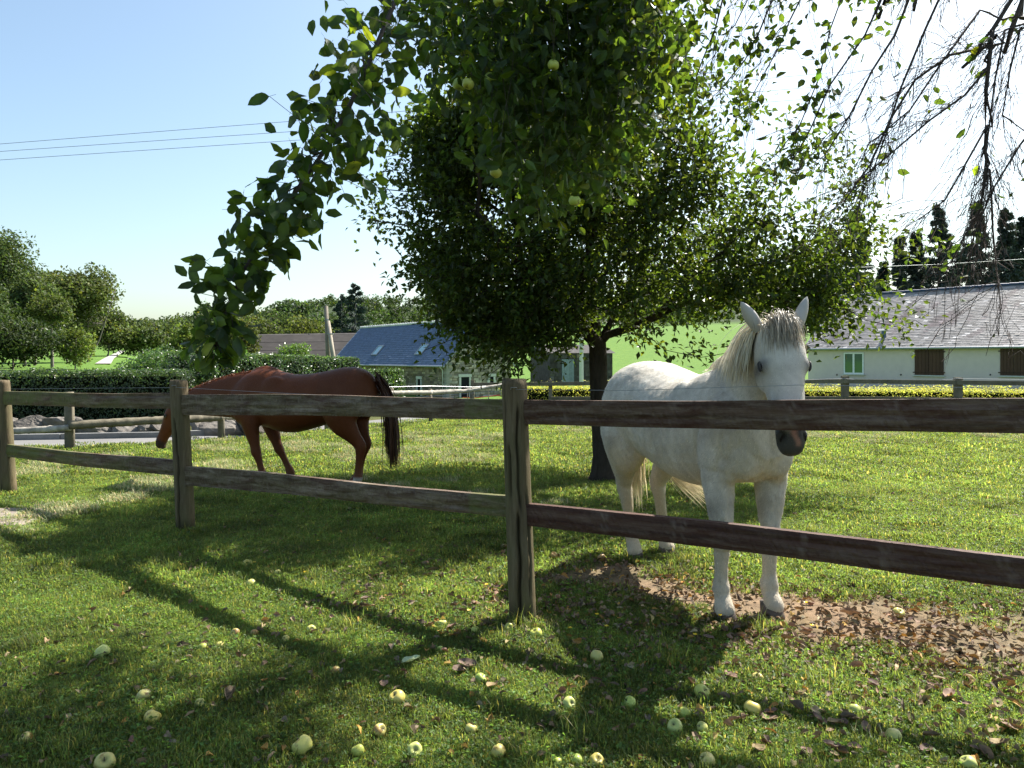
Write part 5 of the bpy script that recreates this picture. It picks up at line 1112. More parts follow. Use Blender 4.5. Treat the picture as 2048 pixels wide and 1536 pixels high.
        cc = np.tile(np.array(sp['earcol']), (len(V), 1)); m2.add(V, [np.array(f_)], cc); m2.build('ear', mat, t, True)
    return t, bvh, r, HP, (u, v, w), Nk, upv, sd_

def colw(co, hu, hv, hw_, nost, mouth, r):
    n = len(co); c = np.tile(np.array([.60, .57, .52]), (n, 1))*(1+.16*smooth_noise(co[:, 0]*1.1+co[:, 1]*.7, co[:, 2], .11, 31)+.12*smooth_noise(co[:, 0], co[:, 2]+co[:, 1], .04, 32))[:, None]; z = co[:, 2]; x = co[:, 0]
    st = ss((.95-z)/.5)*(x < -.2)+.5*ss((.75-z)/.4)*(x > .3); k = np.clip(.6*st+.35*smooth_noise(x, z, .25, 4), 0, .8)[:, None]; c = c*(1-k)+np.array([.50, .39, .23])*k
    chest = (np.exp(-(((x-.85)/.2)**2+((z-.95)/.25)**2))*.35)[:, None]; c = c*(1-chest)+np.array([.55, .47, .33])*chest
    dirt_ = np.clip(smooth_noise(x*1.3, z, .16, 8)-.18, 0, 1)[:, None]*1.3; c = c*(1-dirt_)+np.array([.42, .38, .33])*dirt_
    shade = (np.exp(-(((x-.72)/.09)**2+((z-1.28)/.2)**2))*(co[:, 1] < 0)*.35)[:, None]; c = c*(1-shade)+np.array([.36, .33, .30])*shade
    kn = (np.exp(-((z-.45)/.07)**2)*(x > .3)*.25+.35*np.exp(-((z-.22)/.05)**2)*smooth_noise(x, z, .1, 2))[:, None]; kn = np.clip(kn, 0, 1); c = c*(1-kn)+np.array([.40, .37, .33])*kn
    head = (hu > .0) & (hu < .8) & (np.abs(hw_) < .2) & (np.abs(hv) < .2) & (x > .9); hk = head*(1.0)
    g = (hk*ss((hu-.30)/.22)*.5)[:, None]; c = c*(1-g)+np.array([.33, .32, .34])*g
    mz = (hk*ss((hu-.495+.02*np.sin(hw_*60))/.05))[:, None]; c = c*(1-mz)+np.array([.060, .057, .060])*mz
    pink = (hk*np.exp(-((hw_-.006+.01*np.sin(hu*60))/.014)**4)*ss((hu-.44)/.03)*(1-ss((hu-.60)/.02))*(hv > .02))[:, None]; c = c*(1-pink)+np.array([.33, .18, .15])*pink
    ey = (hk*np.exp(-(((hu-.212)/.045)**2))*np.exp(-((np.abs(hw_)-.11)/.03)**2)*.9)[:, None]; c = c*(1-ey)+np.array([.12, .11, .11])*ey
    face_shading = (hk*np.exp(-((hu-.31)/.07)**2)*np.exp(-((np.abs(hw_)-.085)/.02)**2)*.35)[:, None]; c = c*(1-face_shading)+np.array([.30, .28, .27])*face_shading  # dark shading lines painted down the face below the eyes
    d = (nost*1.0+mouth*.6)[:, None]; return c*(1-np.clip(d, 0, .9))
def colb(co, hu, hv, hw_, nost, mouth, r):
    n = len(co); c = np.tile(np.array([.125, .038, .013]), (n, 1)); z = co[:, 2]; x = co[:, 0]
    lo = (ss((.45-z)/.35)*.45*(x < 1.2))[:, None]; c = c*(1-lo)+np.array([.17, .085, .045])*lo
    dk = (ss((z-.9)/.4)*(x < -.3)*.35)[:, None]; c = c*(1-dk)+np.array([.09, .032, .015])*dk
    sock = (ss((.20-z)/.03)*(x < -.3)*(co[:, 1] > 0))[:, None]; c = c*(1-sock)+np.array([.48, .44, .40])*sock
    head = (hu > -.05) & (hu < .8) & (np.abs(hw_) < .2) & (np.abs(hv) < .25) & (x > 1.5)
    mz = (head*ss((hu-.50)/.06))[:, None]; c = c*(1-mz)+np.array([.045, .028, .024])*mz
    bl = (head*np.exp(-(hw_/.028)**4)*(hv > .02)*ss((hu-.12)/.03)*(1-ss((hu-.5)/.04)))[:, None]; c = c*(1-bl)+np.array([.62, .60, .58])*bl
    return c
BODY = [(-.90, 1.12, .08, .07), (-.865, 1.14, .19, .16), (-.78, 1.165, .285, .275), (-.64, 1.18, .33, .335), (-.48, 1.175, .35, .355), (-.30, 1.13, .35, .36), (-.10, 1.085, .355, .35), (.10, 1.07, .36, .35),
        (.30, 1.09, .37, .315), (.46, 1.125, .365, .275), (.62, 1.13, .335, .26), (.76, 1.11, .285, .245), (.87, 1.09, .21, .19), (.935, 1.08, .10, .09)]
BUL = [(.60, .175, 1.06, .17, .085, .27), (.70, .155, .92, .12, .085, .13), (-.58, .185, 1.10, .24, .13, .26), (-.50, .20, .93, .15, .10, .16), (.82, .10, 1.0, .10, .10, .16), (.28, .20, 1.2, .2, .08, .2)]
FRONT = [(.62, .17, 1.12, .15, .085), (.65, .175, .95, .125, .088), (.655, .172, .83, .105, .085), (.67, .165, .72, .090, .076), (.68, .16, .60, .068, .063), (.69, .157, .52, .056, .054), (.695, .156, .455, .060, .058), (.69, .156, .40, .046, .046),
         (.69, .156, .32, .040, .037), (.69, .156, .24, .040, .038), (.692, .156, .18, .053, .051), (.705, .156, .135, .045, .045), (.73, .156, .09, .052, .052), (.742, .156, .06, .057, .056), (.745, .156, .03, .045, .045)]
HIND = [(-.58, .19, 1.12, .22, .14), (-.54, .205, .97, .205, .14), (-.57, .20, .84, .16, .115), (-.64, .18, .73, .105, .082), (-.70, .155, .64, .076, .064), (-.745, .148, .575, .068, .056), (-.745, .145, .52, .062, .052), (-.735, .145, .44, .046, .044),
        (-.725, .145, .34, .041, .040), (-.72, .145, .25, .042, .041), (-.718, .145, .19, .054, .052), (-.70, .145, .14, .046, .046), (-.675, .145, .09, .053, .053), (-.662, .145, .06, .058, .057), (-.66, .145, .03, .045, .045)]
HEAD = [(-.035, -.01, .035, .04), (0., -.005, .075, .078), (.05, 0, .100, .100), (.12, .0, .118, .112), (.19, -.003, .122, .112), (.26, .0, .112, .095), (.34, .006, .095, .078), (.42, .010, .078, .066), (.49, .012, .068, .060), (.55, .010, .066, .064), (.60, .004, .055, .060), (.635, -.002, .035, .043), (.648, -.005, .015, .02)]
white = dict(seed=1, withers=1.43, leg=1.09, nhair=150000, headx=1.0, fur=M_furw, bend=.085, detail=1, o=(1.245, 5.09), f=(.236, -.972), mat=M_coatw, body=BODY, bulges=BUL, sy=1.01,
    legs=[(FRONT, -1, -.045, 0), (FRONT, 1, -.03, 0), (HIND, -1, .0, 0), (HIND, 1, -.06, .0)],
    neck=[(.48, 0, 1.19, .30, .16), (.64, -.01, 1.32, .275, .150), (.79, -.025, 1.42, .228, .128), (.92, -.045, 1.51, .175, .10), (1.03, -.07, 1.60, .14, .09), (1.10, -.085, 1.655, .11, .09)],
    poll=(1.115, -.087, 1.705), head_u=(.30, -.065, -.95), head_v=(.97, -.236, .28), hs=1.06, hw=1.12, head=HEAD,
    color=colw, lid=M_coatw, earw=.035, earcol=(.46, .44, .42),
    hooves=[(.742-.045, -.151, 0, .070, 0), (.742-.03, .151, 0, .070, 0), (-.652, -.14, 0, .066, 0), (-.71, .14, 0.012, .066, .12)],
    ears=[(-1, (-.005, .015, -.095), (1.10, -.30, 1.865), (.75, -.65, .1)), (1, (-.005, .015, .095), (1.13, .085, 1.895), (.9, .25, .1))])
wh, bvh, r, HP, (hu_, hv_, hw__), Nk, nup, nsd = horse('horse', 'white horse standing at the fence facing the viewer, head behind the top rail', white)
M_lidw = mat_plain('grey_eyelid', (.06, .055, .052), .6, .1, 20, 0, .3)
for ch in wh.children:
    if ch.name.startswith('eyelid'): ch.data.materials[0] = M_lidw
# mane: on the horse's off side, long and cream
crest = Nk[3:, :3]+nup[3:]*Nk[3:, 3:4]*.97; n = 1700; s = r.random(n)**.75*(len(crest)-1); i = np.minimum(s.astype(int), len(crest)-2); fr = (s-i)[:, None]
roots = crest[i]*(1-fr)+crest[i+1]*fr+r.normal(size=(n, 3))*[.01, .022, .006]; dirs = np.stack([r.normal(size=n)*.12+.05, -.75+r.normal(size=n)*.15, .18+r.normal(size=n)*.2], -1)
lens = np.interp(s/(len(crest)-1), [0, .3, .6, 1], [.10, .18, .34, .36])*r.uniform(.6, 1.1, n)
mb = MB(); hair(mb, bvh, roots, dirs, lens, .0048, r, 1.1, (1.12, 1.07, .96), curl=.035, v=.16); tag(mb.build('mane', M_hairw, wh))
# forelock: brownish, over the brow
n = 760; roots = np.array([HP(-.035+r.normal()*.022, .055+r.normal()*.012, r.normal()*.034) for _ in range(n)]); sp_ = r.normal(size=n)*.38+.10
dirs = hv_[None]*.75+hw__[None]*sp_[:, None]+np.array([0, 0, -.05]); mb = MB(); cc = None
hair(mb, bvh, roots, dirs, r.uniform(.07, .25, n)*(1-.3*np.abs(sp_)), .0034, r, 1.3, (.66, .60, .54), curl=.045, v=.3, clear=.006); mb.build('forelock', M_hairw, wh)
# tail: swinging out behind the hind legs
n = 520; roots = np.array([-.90, -.01, 1.30])+r.normal(size=(n, 3))*[.015, .03, .04]; d = np.tile([-.30, .0, -.5], (n, 1))+r.normal(size=(n, 3))*[.07, .05, .12]
mb = MB(); n1 = n//2; hair(mb, bvh, roots[:n1], d[:n1], r.uniform(.7, .98, n1), .010, r, 1.6, (1.05, .95, .72), curl=.05)
d2 = norm(d[n1:]+[0.1, .20, 0]); k = n-n1; Q0 = roots[n1:]
# the swished half: guided strands
P_ = np.array([(-.90, .0, 1.30), (-.955, .03, 1.15), (-.96, .10, .95), (-.93, .17, .78), (-.86, .24, .68), (-.80, .33, .60), (-.74, .43, .54), (-.70, .52, .485)]); PP = catmull(P_, 3)
for q in range(300):
    end = r.uniform(.72, 1.0); m = int(len(PP)*end); off = norm(r.normal(size=3))*r.uniform(.2, 1); g = np.linspace(0, 1, m)[:, None]
    line = PP[:m]+off*(.025+.085*g**1.6)*[1, .7, 1]+np.array([0, 0, -1])*.10*g**3*r.random()
    w_ = .009*r.uniform(.6, 1.2)*(1-g**2*.9); T = norm(np.gradient(line, axis=0)); S_ = norm(np.cross(T, [.5, -.8, .3])); V = np.stack([line-S_*w_/2, line+S_*w_/2], 1).reshape(-1, 3)
    mb.add(V, [np.array([(2*j, 2*j+1, 2*j+3, 2*j+2) for j in range(m-1)])], np.array([1.1, 1.0, .78])*math.exp(r.normal()*.15))
for q in range(40):
    pass
mb.build('tail', M_hairw, wh)

FRONTb = [(x-.0, y, z, a*1.0, b*1.0) for x, y, z, a, b in FRONT]; HINDb = [(x, y, z, a*1.02, b*1.0) for x, y, z, a, b in HIND]
BODYb = [(-.90, 1.14, .08, .07), (-.865, 1.16, .18, .15), (-.78, 1.185, .265, .22), (-.64, 1.195, .315, .27), (-.48, 1.18, .33, .29), (-.30, 1.14, .33, .30), (-.10, 1.09, .345, .32), (.10, 1.06, .36, .33),
        (.30, 1.08, .375, .30), (.46, 1.12, .375, .26), (.62, 1.13, .345, .24), (.76, 1.10, .30, .22), (.87, 1.07, .22, .17), (.935, 1.05, .10, .09)]
brown = dict(seed=2, leg=1.06, nhair=70000, headx=1.62, fur=M_furb, o=(-2.45, 8.78), f=(-.97, .24), mat=M_coatb, body=BODYb, bulges=BUL, sx=1.04, sz=.955, sy=.98, it=14, vox=.014, withers=1.395,
    legs=[(FRONTb, 1, -.30, 0), (FRONTb, -1, -.52, 0), (HINDb, 1, .0, 0), (HINDb, -1, .16, 0)],
    neck=[(.50, 0, 1.11, .29, .15), (.68, 0, 1.10, .285, .145), (.90, 0, 1.085, .27, .125), (1.14, 0, 1.06, .235, .105), (1.36, 0, 1.03, .195, .09), (1.54, 0, 1.0, .155, .082), (1.66, 0, .97, .12, .075)],
    poll=(1.70, 0, 1.0), head_u=(.50, 0, -.86), head_v=(.86, 0, .5), hs=1.03, hw=1.0, head=HEAD, color=colb, lid=M_hoof, earw=.036, earcol=(.09, .03, .014),
    hooves=[(.772-.30, .143, 0, .058, 0), (.772-.52, -.143, 0, .058, 0), (-.685, .133, 0, .056, 0), (-.685+.16, -.133, 0, .056, 0)],
    ears=[(-1, (-.005, .02, -.055), (1.72, -.10, 1.14), (.8, -.3, -.1)), (1, (-.005, .02, .055), (1.72, .10, 1.14), (.8, .3, -.1))])
br, bvh, r, HP, (hu_, hv_, hw__), Nk, nup, nsd = horse('horse', 'chestnut brown horse grazing to the left, its head behind the second post', brown)
crest = Nk[6:, :3]+nup[6:]*Nk[6:, 3:4]*.97; n = 800; s = r.random(n)*(len(crest)-1); i = np.minimum(s.astype(int), len(crest)-2); fr = (s-i)[:, None]
roots = crest[i]*(1-fr)+crest[i+1]*fr+r.normal(size=(n, 3))*[.01, .012, .005]; dirs = np.stack([-.25+r.normal(size=n)*.2, r.normal(size=n)*.5-.4, .8+r.normal(size=n)*.2], -1)
mb = MB(); hair(mb, bvh, roots, dirs, r.uniform(.035, .09, n), .005, r, 1.6, (1.9, 1.3, .9), curl=.06); mb.build('mane', M_hairb, br)
n = 480; roots = np.array([-.925, 0, 1.30])+r.normal(size=(n, 3))*[.012, .025, .035]; d = np.tile([-.45, .0, -.35], (n, 1))+r.normal(size=(n, 3))*[.05, .06, .10]
mb = MB(); hair(mb, bvh, roots, d, r.uniform(.75, 1.1, n), .011, r, 1.7, (.95, .8, .7), curl=.035, v=.3); mb.build('tail', M_hairb, br)
# ------------------------------------------------------------------ things on the lawn
def gz(x, y): return float(H(x, y))
APL = [(205, 1306, 30, 'pale', 'pale apple near the left edge beside a curled brown leaf'), (287, 1392, 31, 'rot', 'spotted upright apple left of the small sunlit one'), (305, 1433, 33, 'yellow', 'pear shaped yellowish apple lying on its side below the spotted one'),
 (399, 1406, 22, 'pale', 'small sunlit apple resting on a dead leaf, left part of the lawn'), (52, 1475, 25, 'rot', 'dull apple nearest the lower left corner'), (210, 1524, 40, 'rot', 'big half rotten apple cut by the bottom edge at left'),
 (495, 1129, 21, 'yellow', 'sunlit yellow apple farthest back between the two posts'), (477, 1149, 15, 'green', 'small green apple just below the farthest yellow one'), (555, 1145, 16, 'pale', 'pale bitten apple right of the farthest yellow one'),
 (503, 1166, 21, 'pale', 'pale spotted apple in shade below the farthest three'), (405, 1294, 19, 'green', 'plain green apple, left of a close pair in deep shade'), (439, 1291, 18, 'rot', 'bruised apple, right of a close pair in deep shade'),
 (470, 1265, 20, 'rot', 'half hidden dull apple above the close pair'), (509, 1266, 17, 'brown', 'brown eyed dull apple on the shadow of the rail'), (622, 1259, 18, 'pale', 'pale apple in the sunny grass between the rail shadows'), (572, 1279, 16, 'yellow', 'blushed yellow apple in the sunny grass between the rail shadows'),
 (671, 1342, 21, 'rot', 'spotted apple half in the upper rail shadow'), (881, 1301, 17, 'green', 'long pale green apple left of the middle post shadow'), (794, 1395, 33, 'yellow', 'bright orange yellow apple in the shade at centre left'),
 (961, 1357, 25, 'green', 'lit green apple right of the big grey leaf'), (759, 1459, 28, 'rot', 'apple with a brown rotten underside, centre left'), (605, 1493, 41, 'pale', 'largest plain pale apple near the bottom'),
 (716, 1499, 27, 'green', 'small vivid green apple beside the largest pale one'), (829, 1497, 33, 'pale', 'round pale apple third along the bottom row'), (942, 1457, 25, 'rot', 'upright spotted apple above the bottom row at centre'),
 (997, 1502, 34, 'rot', 'much spotted apple below the middle post at the bottom'), (1193, 1312, 28, 'rot', 'apple with brown blotches in the white horse\'s shadow'), (1138, 1407, 29, 'pale', 'dull pale apple with a leaf scrap to its left'),
 (1260, 1402, 28, 'green', 'green apple with dimple up, right of the dull pale one'), (1404, 1382, 32, 'green', 'green apple with a red bruised side'), (1370, 1422, 25, 'green', 'small green apple above the round one, centre right'),
 (1350, 1449, 32, 'pale', 'round smooth apple below the small green one, centre right'), (1405, 1452, 24, 'pale', 'sunlit half buried apple right of the round smooth one'), (1505, 1417, 34, 'yellow', 'sunlit yellow apple with a dark rotten base'),
 (1515, 1357, 24, 'rot', 'apple with a brown leaf over it near the bare earth'), (1608, 1391, 20, 'pale', 'flat pale cut looking apple in sunny grass at right'), (1709, 1419, 28, 'pale', 'pale dimpled apple at right amid dead leaves'),
 (1788, 1474, 35, 'rot', 'greenish apple with a dark rotten bottom at right'), (1415, 1521, 34, 'rot', 'spotted apple at the bottom edge, centre right'), (1193, 1519, 32, 'yellow', 'yellowish apple, right of the three at the bottom edge'),
 (1153, 1517, 27, 'green', 'green apple, middle of the three at the bottom edge'), (1115, 1524, 23, 'green', 'smallest green apple, left of the three at the bottom edge'), (1937, 1528, 33, 'pale', 'pale apple cut by the bottom edge near the right corner'),
 (1108, 1112, 16, 'brown', 'red brown apple right behind the middle post'), (1203, 1115, 18, 'brown', 'red brown apple left of the white horse\'s hind hoof'), (1116, 1196, 17, 'brown', 'dark brown apple in shade close to the middle post'),
 (1797, 1226, 22, 'pale', 'pale apple on the bare earth far to the right'), (825, 1207, 17, 'yellow', 'yellow apple amid dead leaves left of the middle post'), (885, 1248, 19, 'pale', 'pale flat apple at the edge of the post shadow'),
 (950, 1262, 17, 'green', 'green apple just left of the middle post foot'), (1072, 1268, 25, 'green', 'green apple right of the middle post foot by buttercups'), (1018, 1257, 20, 'green', 'green apple tucked in grass before the middle post foot'),
 (1008, 1094, 14, 'brown', 'brownish apple left of the middle post, far side'), (853, 1127, 15, 'brown', 'reddish windfall among leaves well left of the post'), (1220, 1052, 13, 'brown', 'tiny red apple under the lower rail near the hind leg'), (1590, 1030, 11, 'brown', 'faint brown apple in the far sunny lawn')]
for px, py, s, kind, lab in APL:
    g = G(px, py+s*.42); d = g[1]; dia = s/F*d; o = bpy.data.objects.new('apple', APPLE[kind]); C.objects.link(o); sc = dia/.074; o.scale = (sc, sc, sc*random.uniform(.92, 1.05))
    o.location = (g[0], d, gz(g[0], d)+dia*.39); o.rotation_euler = (random.uniform(-1.3, .6), random.uniform(-.9, .9), random.uniform(0, 6.28)); tag(o, lab, 'apple', 'windfall apples on the lawn')
    st = bpy.data.objects.new('stalk', STALK); C.objects.link(st); st.parent = o
# dead leaves
def dead_mesh(seed):
    r = np.random.default_rng(seed); nx, ny = 9, 5; s = np.linspace(0, 1, nx); w = .36*np.sin(np.pi*s**.85)**.7; w[0] = w[-1] = .01; c1, c2 = r.uniform(.8, 2.4), r.uniform(.5, 1.6); V = []
    for i in range(nx):
        for j in range(ny): y = (j/(ny-1)*2-1); V.append((s[i]-.5, y*w[i]*math.cos(c2*abs(y)*.6), abs(y)**1.5*w[i]*c2*.55+.28*(s[i]-.45)**2*c1+.035*math.sin(s[i]*11+j*2+seed)))
    V = np.array(V); V[:, 2] -= V[:, 2].min(); mb = MB(); f = [(i*ny+j, i*ny+j+1, (i+1)*ny+j+1, (i+1)*ny+j) for i in range(nx-1) for j in range(ny-1)]
    c = np.tile(np.array([1, 1, 1])*r.uniform(.7, 1.5)*[1, r.uniform(.85, 1.1), r.uniform(.8, 1.2)], (len(V), 1)); mb.add(V, [np.array(f)], c); o = mb.build('fallen_leaf', M_deadleaf, None, True); me = o.data; bpy.data.objects.remove(o); return me
DEAD = [dead_mesh(k) for k in range(9)]; r = np.random.default_rng(99)
def put_leaf(px, py, L, lab, me=None, grp='dead leaves on the grass', h=.022):
    g = G(px, py); d = g[1]; o = bpy.data.objects.new('fallen_leaf', me or DEAD[r.integers(0, 9)]); C.objects.link(o); k = L/F*d; o.scale = (k, k*r.uniform(.8, 1.1), k*r.uniform(.7, 1.1)); o.location = (g[0], d, gz(g[0], d)+h+r.random()*.012); o.rotation_euler = (r.uniform(-.3, .3), r.uniform(-.3, .3), r.uniform(0, 6.28)); return tag(o, lab, 'leaf', grp)
for px, py, L, lab in ((1592, 1432, 46, 'large upright curled red brown leaf at lower right'), (1637, 1455, 38, 'brown leaf just right of the large curled one'), (1672, 1462, 40, 'dark folded leaf right of two brown ones'), (1995, 1505, 46, 'big pale brown leaf near the lower right corner'), (1972, 1526, 42, 'reddish leaf at the bottom edge near the right corner'),
    (2030, 1468, 50, 'broad pale leaf cut by the right edge'), (1898, 1405, 40, 'pale brown leaf standing amid green at right'), (462, 1405, 50, 'dark dead leaf heap in shade left of centre'), (228, 1340, 30, 'rusty curled leaf below the pale left apple'), (916, 1350, 34, 'pinkish brown leaf left of the post shadow end'), (935, 1342, 46, 'dark crumpled leaf before the middle post'),
    (982, 1385, 28, 'folded tan leaf below the lit green apple'), (1518, 1514, 44, 'long tan leaf with orange edge at the bottom'), (1700, 1240, 40, 'flat pale leaf on the bare earth'), (425, 1112, 14, 'small orange leaf right of the second post foot'), (148, 1123, 14, 'small pinkish leaf left of the second post'),
    (1290, 1284, 24, 'brown leaf in the white horse\'s shadow, centre'), (1315, 1328, 24, 'pinkish leaf standing in the white horse\'s shadow'), (768, 1382, 32, 'dark brown leaf left of the orange yellow apple'), (565, 1372, 22, 'little red brown leaf in the sunny patch'), (1747, 1378, 26, 'orange brown leaf in the thick litter at right'), (1183, 1425, 16, 'rusty scrap of leaf by the dull pale apple')):
    put_leaf(px, py, L, lab)
big = bpy.data.meshes
o = put_leaf(822, 1337, 40, 'pale grey green leaf lying face down on the grass', DEAD[3]); 
M_pl = mat_leaf('pale_leaf', (.30, .36, .27), (.3, .35, .2), .2, rough=.6, scale=20); o.data = o.data.copy(); o.data.materials[0] = M_pl
for _ in range(230):
    q = r.random()
    if q < .5: px, py = r.uniform(1430, 2045), r.uniform(1270, 1530); zl = ('dry brown leaf among many in the grass below the bare earth strip', 'dead leaves in the lower right grass')
    elif q < .72: px, py = r.uniform(1400, 2045), r.uniform(1180, 1290); zl = ('dry tan leaf on or beside the bare earth right of the white horse', 'dead leaves on the bare earth')
    elif q < .9: px, py = r.uniform(700, 1010), r.uniform(1110, 1270); zl = ('small brown leaf in the sunny grass left of the middle post', 'dead leaves left of the middle post')
    else: px, py = r.uniform(1060, 1450), r.uniform(1120, 1380); zl = ('brown leaf in and around the white horse\'s shadow', 'dead leaves in the horse\'s shadow')
    put_leaf(px, py, r.uniform(17, 34)*(py-716)/720, zl[0], grp=zl[1])
mb = MB(); n = 5800; P = []
while len(P) < n:
    x, y = r.uniform(-2.6, 5.8), r.uniform(2.5, 8.5)
    if abs(x) > y*.75+.6: continue
    w = .10+.9*np.exp(-(((x-2.2)/1.6)**2+((y-3.9)/.75)**2))+.55*np.exp(-(((x+.3)/.8)**2+((y-4.6)/.6)**2))+.5*np.exp(-(((x-1.0)/.8)**2+((y-4.9)/.8)**2))
    if r.random() < w: P.append((x, y, gz(x, y)+.02+r.random()*.02))
P = np.array(P); leaves(mb, P, norm(r.normal(size=(n, 3))*[1, 1, .25]), norm(r.normal(size=(n, 3))*.6+[0, 0, 1]), r.uniform(.02, .06, n), r.uniform(.014, .036, n), leafcol(n, r, (1, 1, 1), .4, .15), fold=.4, droop=.5); tag(mb.build('leaf_litter', M_deadleaf), kind='stuff')
# buttercups
M_petal = mat_leaf('buttercup_petal', (.85, .62, .02), (.8, .6, .02), .25, rough=.3, vary=.05)
M_stem = mat_plain('flower_stem', (.10, .20, .04), .6, .1, 20, 0, .3)
_b = MB(); 
for k in range(5): a = k/5*6.283; leaves(_b, np.array([[0, 0, .0]]), np.array([[math.cos(a), math.sin(a), .55]]), np.array([[-math.cos(a)*.5, -math.sin(a)*.5, 1]]), .013, .015, (1, 1, 1), fold=-.2)
o = _b.build('petals', M_petal); PET = o.data; bpy.data.objects.remove(o); _b = MB(); _b.tube([(0, 0, -.075), (.006, 0, -.04), (0, 0, 0)], .0012, 5); o = _b.build('stem', M_stem); STE = o.data; bpy.data.objects.remove(o)
for px, py, lab in ((1041, 1240, 'buttercup against the middle post foot, left of two'), (1054, 1236, 'buttercup against the middle post foot, right of two'), (973, 1178, 'yellow flower in the sunny grass left of the middle post'), (1140, 1268, 'buttercup in shade right of the middle post foot'), (1194, 1240, 'upper buttercup in the horse\'s shadow'), (1213, 1264, 'buttercup left of centre in the horse\'s shadow'),
    (1440, 1241, 'orange yellow flower at the white horse\'s front hoof'), (1612, 1215, 'buttercup right of the white horse\'s front hooves'), (1624, 1261, 'buttercup between hooves and bare earth'), (1390, 1280, 'buttercup at the right of the horse\'s shadow'), (636, 1087, 'small yellow flower in the shaded lawn right of the second post'), (509, 1132, 'yellow flower touching the farthest yellow apple'),
    (1191, 1068, 'yellow flower by the hind leg of the white horse'), (1201, 1088, 'lower yellow flower by the hind hoof'), (610, 1149, 'yellow flower right of the pale bitten apple'), (938, 1232, 'yellow flower near the edge of the post shadow'), (860, 1050, 'tiny yellow flower under the lower rail')):
    g = G(px, py+8); t = empty('buttercup', (g[0], g[1], gz(g[0], g[1])+.055), r.uniform(0, 6), label=lab, cat='flower', group='buttercups in the lawn')
    for nm, me in (('petals', PET), ('stem', STE)): q = bpy.data.objects.new(nm, me); C.objects.link(q); q.parent = t
# stone slabs at the left
M_slab = mat_plain('slab_concrete', (.24, .20, .17), .95, .3, 4, .8, .1)
def slab(px, py, w, dd, h, lab, rz):
    g = G(px, py); mb = MB(); r2 = np.random.default_rng(int(px+500)); n = 12; X, Y = np.meshgrid(np.linspace(-w/2, w/2, n), np.linspace(-dd/2, dd/2, n)); Z = h+r2.normal(size=X.shape)*.004
    ed = (np.abs(X) > w/2*.97) | (np.abs(Y) > dd/2*.97); Z[ed] -= .01; V = np.stack([X, Y, Z], -1).reshape(-1, 3); lo = V.copy(); lo[:, 2] = -.05
    f = [(i*n+j, i*n+j+1, (i+1)*n+j+1, (i+1)*n+j) for i in range(n-1) for j in range(n-1)]; m = n*n; rim = [i for i in range(n)]+[i*n+n-1 for i in range(1, n)]+[m-1-i for i in range(1, n)]+[i*n for i in range(n-2, 0, -1)]
    mb.add(np.vstack([V, lo]), [np.array(f), np.array([(rim[k], rim[k]+m, rim[(k+1) % len(rim)]+m, rim[(k+1) % len(rim)]) for k in range(len(rim))])]); o = mb.build('paving_slab', M_slab); o.location = (g[0], g[1], 0); o.rotation_euler = (0, 0, rz); tag(o, lab, 'slab', 'slabs set in the lawn')
slab(10, 1034, 1.05, .42, .05, 'upper stone slab in the grass by the left post', .05); slab(-25, 1052, .8, .26, .045, 'lower stone slab cut by the left edge', .05)

# ------------------------------------------------------------------ grass (stuff, tufts set on points)
def patch(name, size, nb, hmin, hmax, wd, seed, weeds=0, flat=0., mat=None, dry=.12):
    r = np.random.default_rng(seed); mb = MB(); x = r.uniform(-size/2, size/2, nb); y = r.uniform(-size/2, size/2, nb); h = r.uniform(hmin, hmax, nb)*(1+.4*smooth_noise(x, y, size*.3, seed)); a = r.uniform(0, 6.28, nb); lean = r.uniform(.1, .9, nb)*(1+flat); lean = np.minimum(lean, 1.5)
    d = np.stack([np.cos(a), np.sin(a), np.zeros(nb)], -1); s = np.stack([-np.sin(a), np.cos(a), np.zeros(nb)], -1); w = wd*r.uniform(.6, 1.3, nb)[:, None]; b = np.stack([x, y, np.zeros(nb)+(r.random(nb)*.02*flat)], -1)
    m = b+d*(h*np.sin(lean*.5)*.55)[:, None]+np.outer(h*np.cos(lean*.5)*.55, [0, 0, 1]); t = m+d*(h*np.sin(lean*1.5)*.55)[:, None]+np.outer(h*np.cos(np.minimum(lean*1.5, 1.7))*.5, [0, 0, 1])
    V = np.stack([b-s*w/2, b+s*w/2, m-s*w*.42, m+s*w*.42, t], 1); k = (np.arange(nb)*5)[:, None]; c = leafcol(nb, r, (1, 1, 1), .28, 0); dr = r.random(nb) < dry; c[dr] = np.array([2.3, 1.55, 1.9])*np.exp(r.normal(size=(dr.sum(), 1))*.2)
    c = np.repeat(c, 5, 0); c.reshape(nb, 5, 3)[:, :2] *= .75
    mb.add(V.reshape(-1, 3), [np.array([[0, 1, 3, 2]])+k, np.array([[2, 3, 4]])+k], c)
    if weeds:
        P = np.stack([r.uniform(-size/2, size/2, weeds), r.uniform(-size/2, size/2, weeds), r.uniform(.008, .03, weeds)], -1); leaves(mb, P, norm(r.normal(size=(weeds, 3))*[1, 1, .25]), norm(r.normal(size=(weeds, 3))*.45+[0, 0, 1]), r.uniform(.035, .085, weeds)*size**.5*.5, r.uniform(.022, .05, weeds)*size**.5*.5, leafcol(weeds, r, (.85, 1.05, 1.0), .25, 0), detail=False)
    o = mb.build(name, mat or M_grass); C.objects.unlink(o); return o
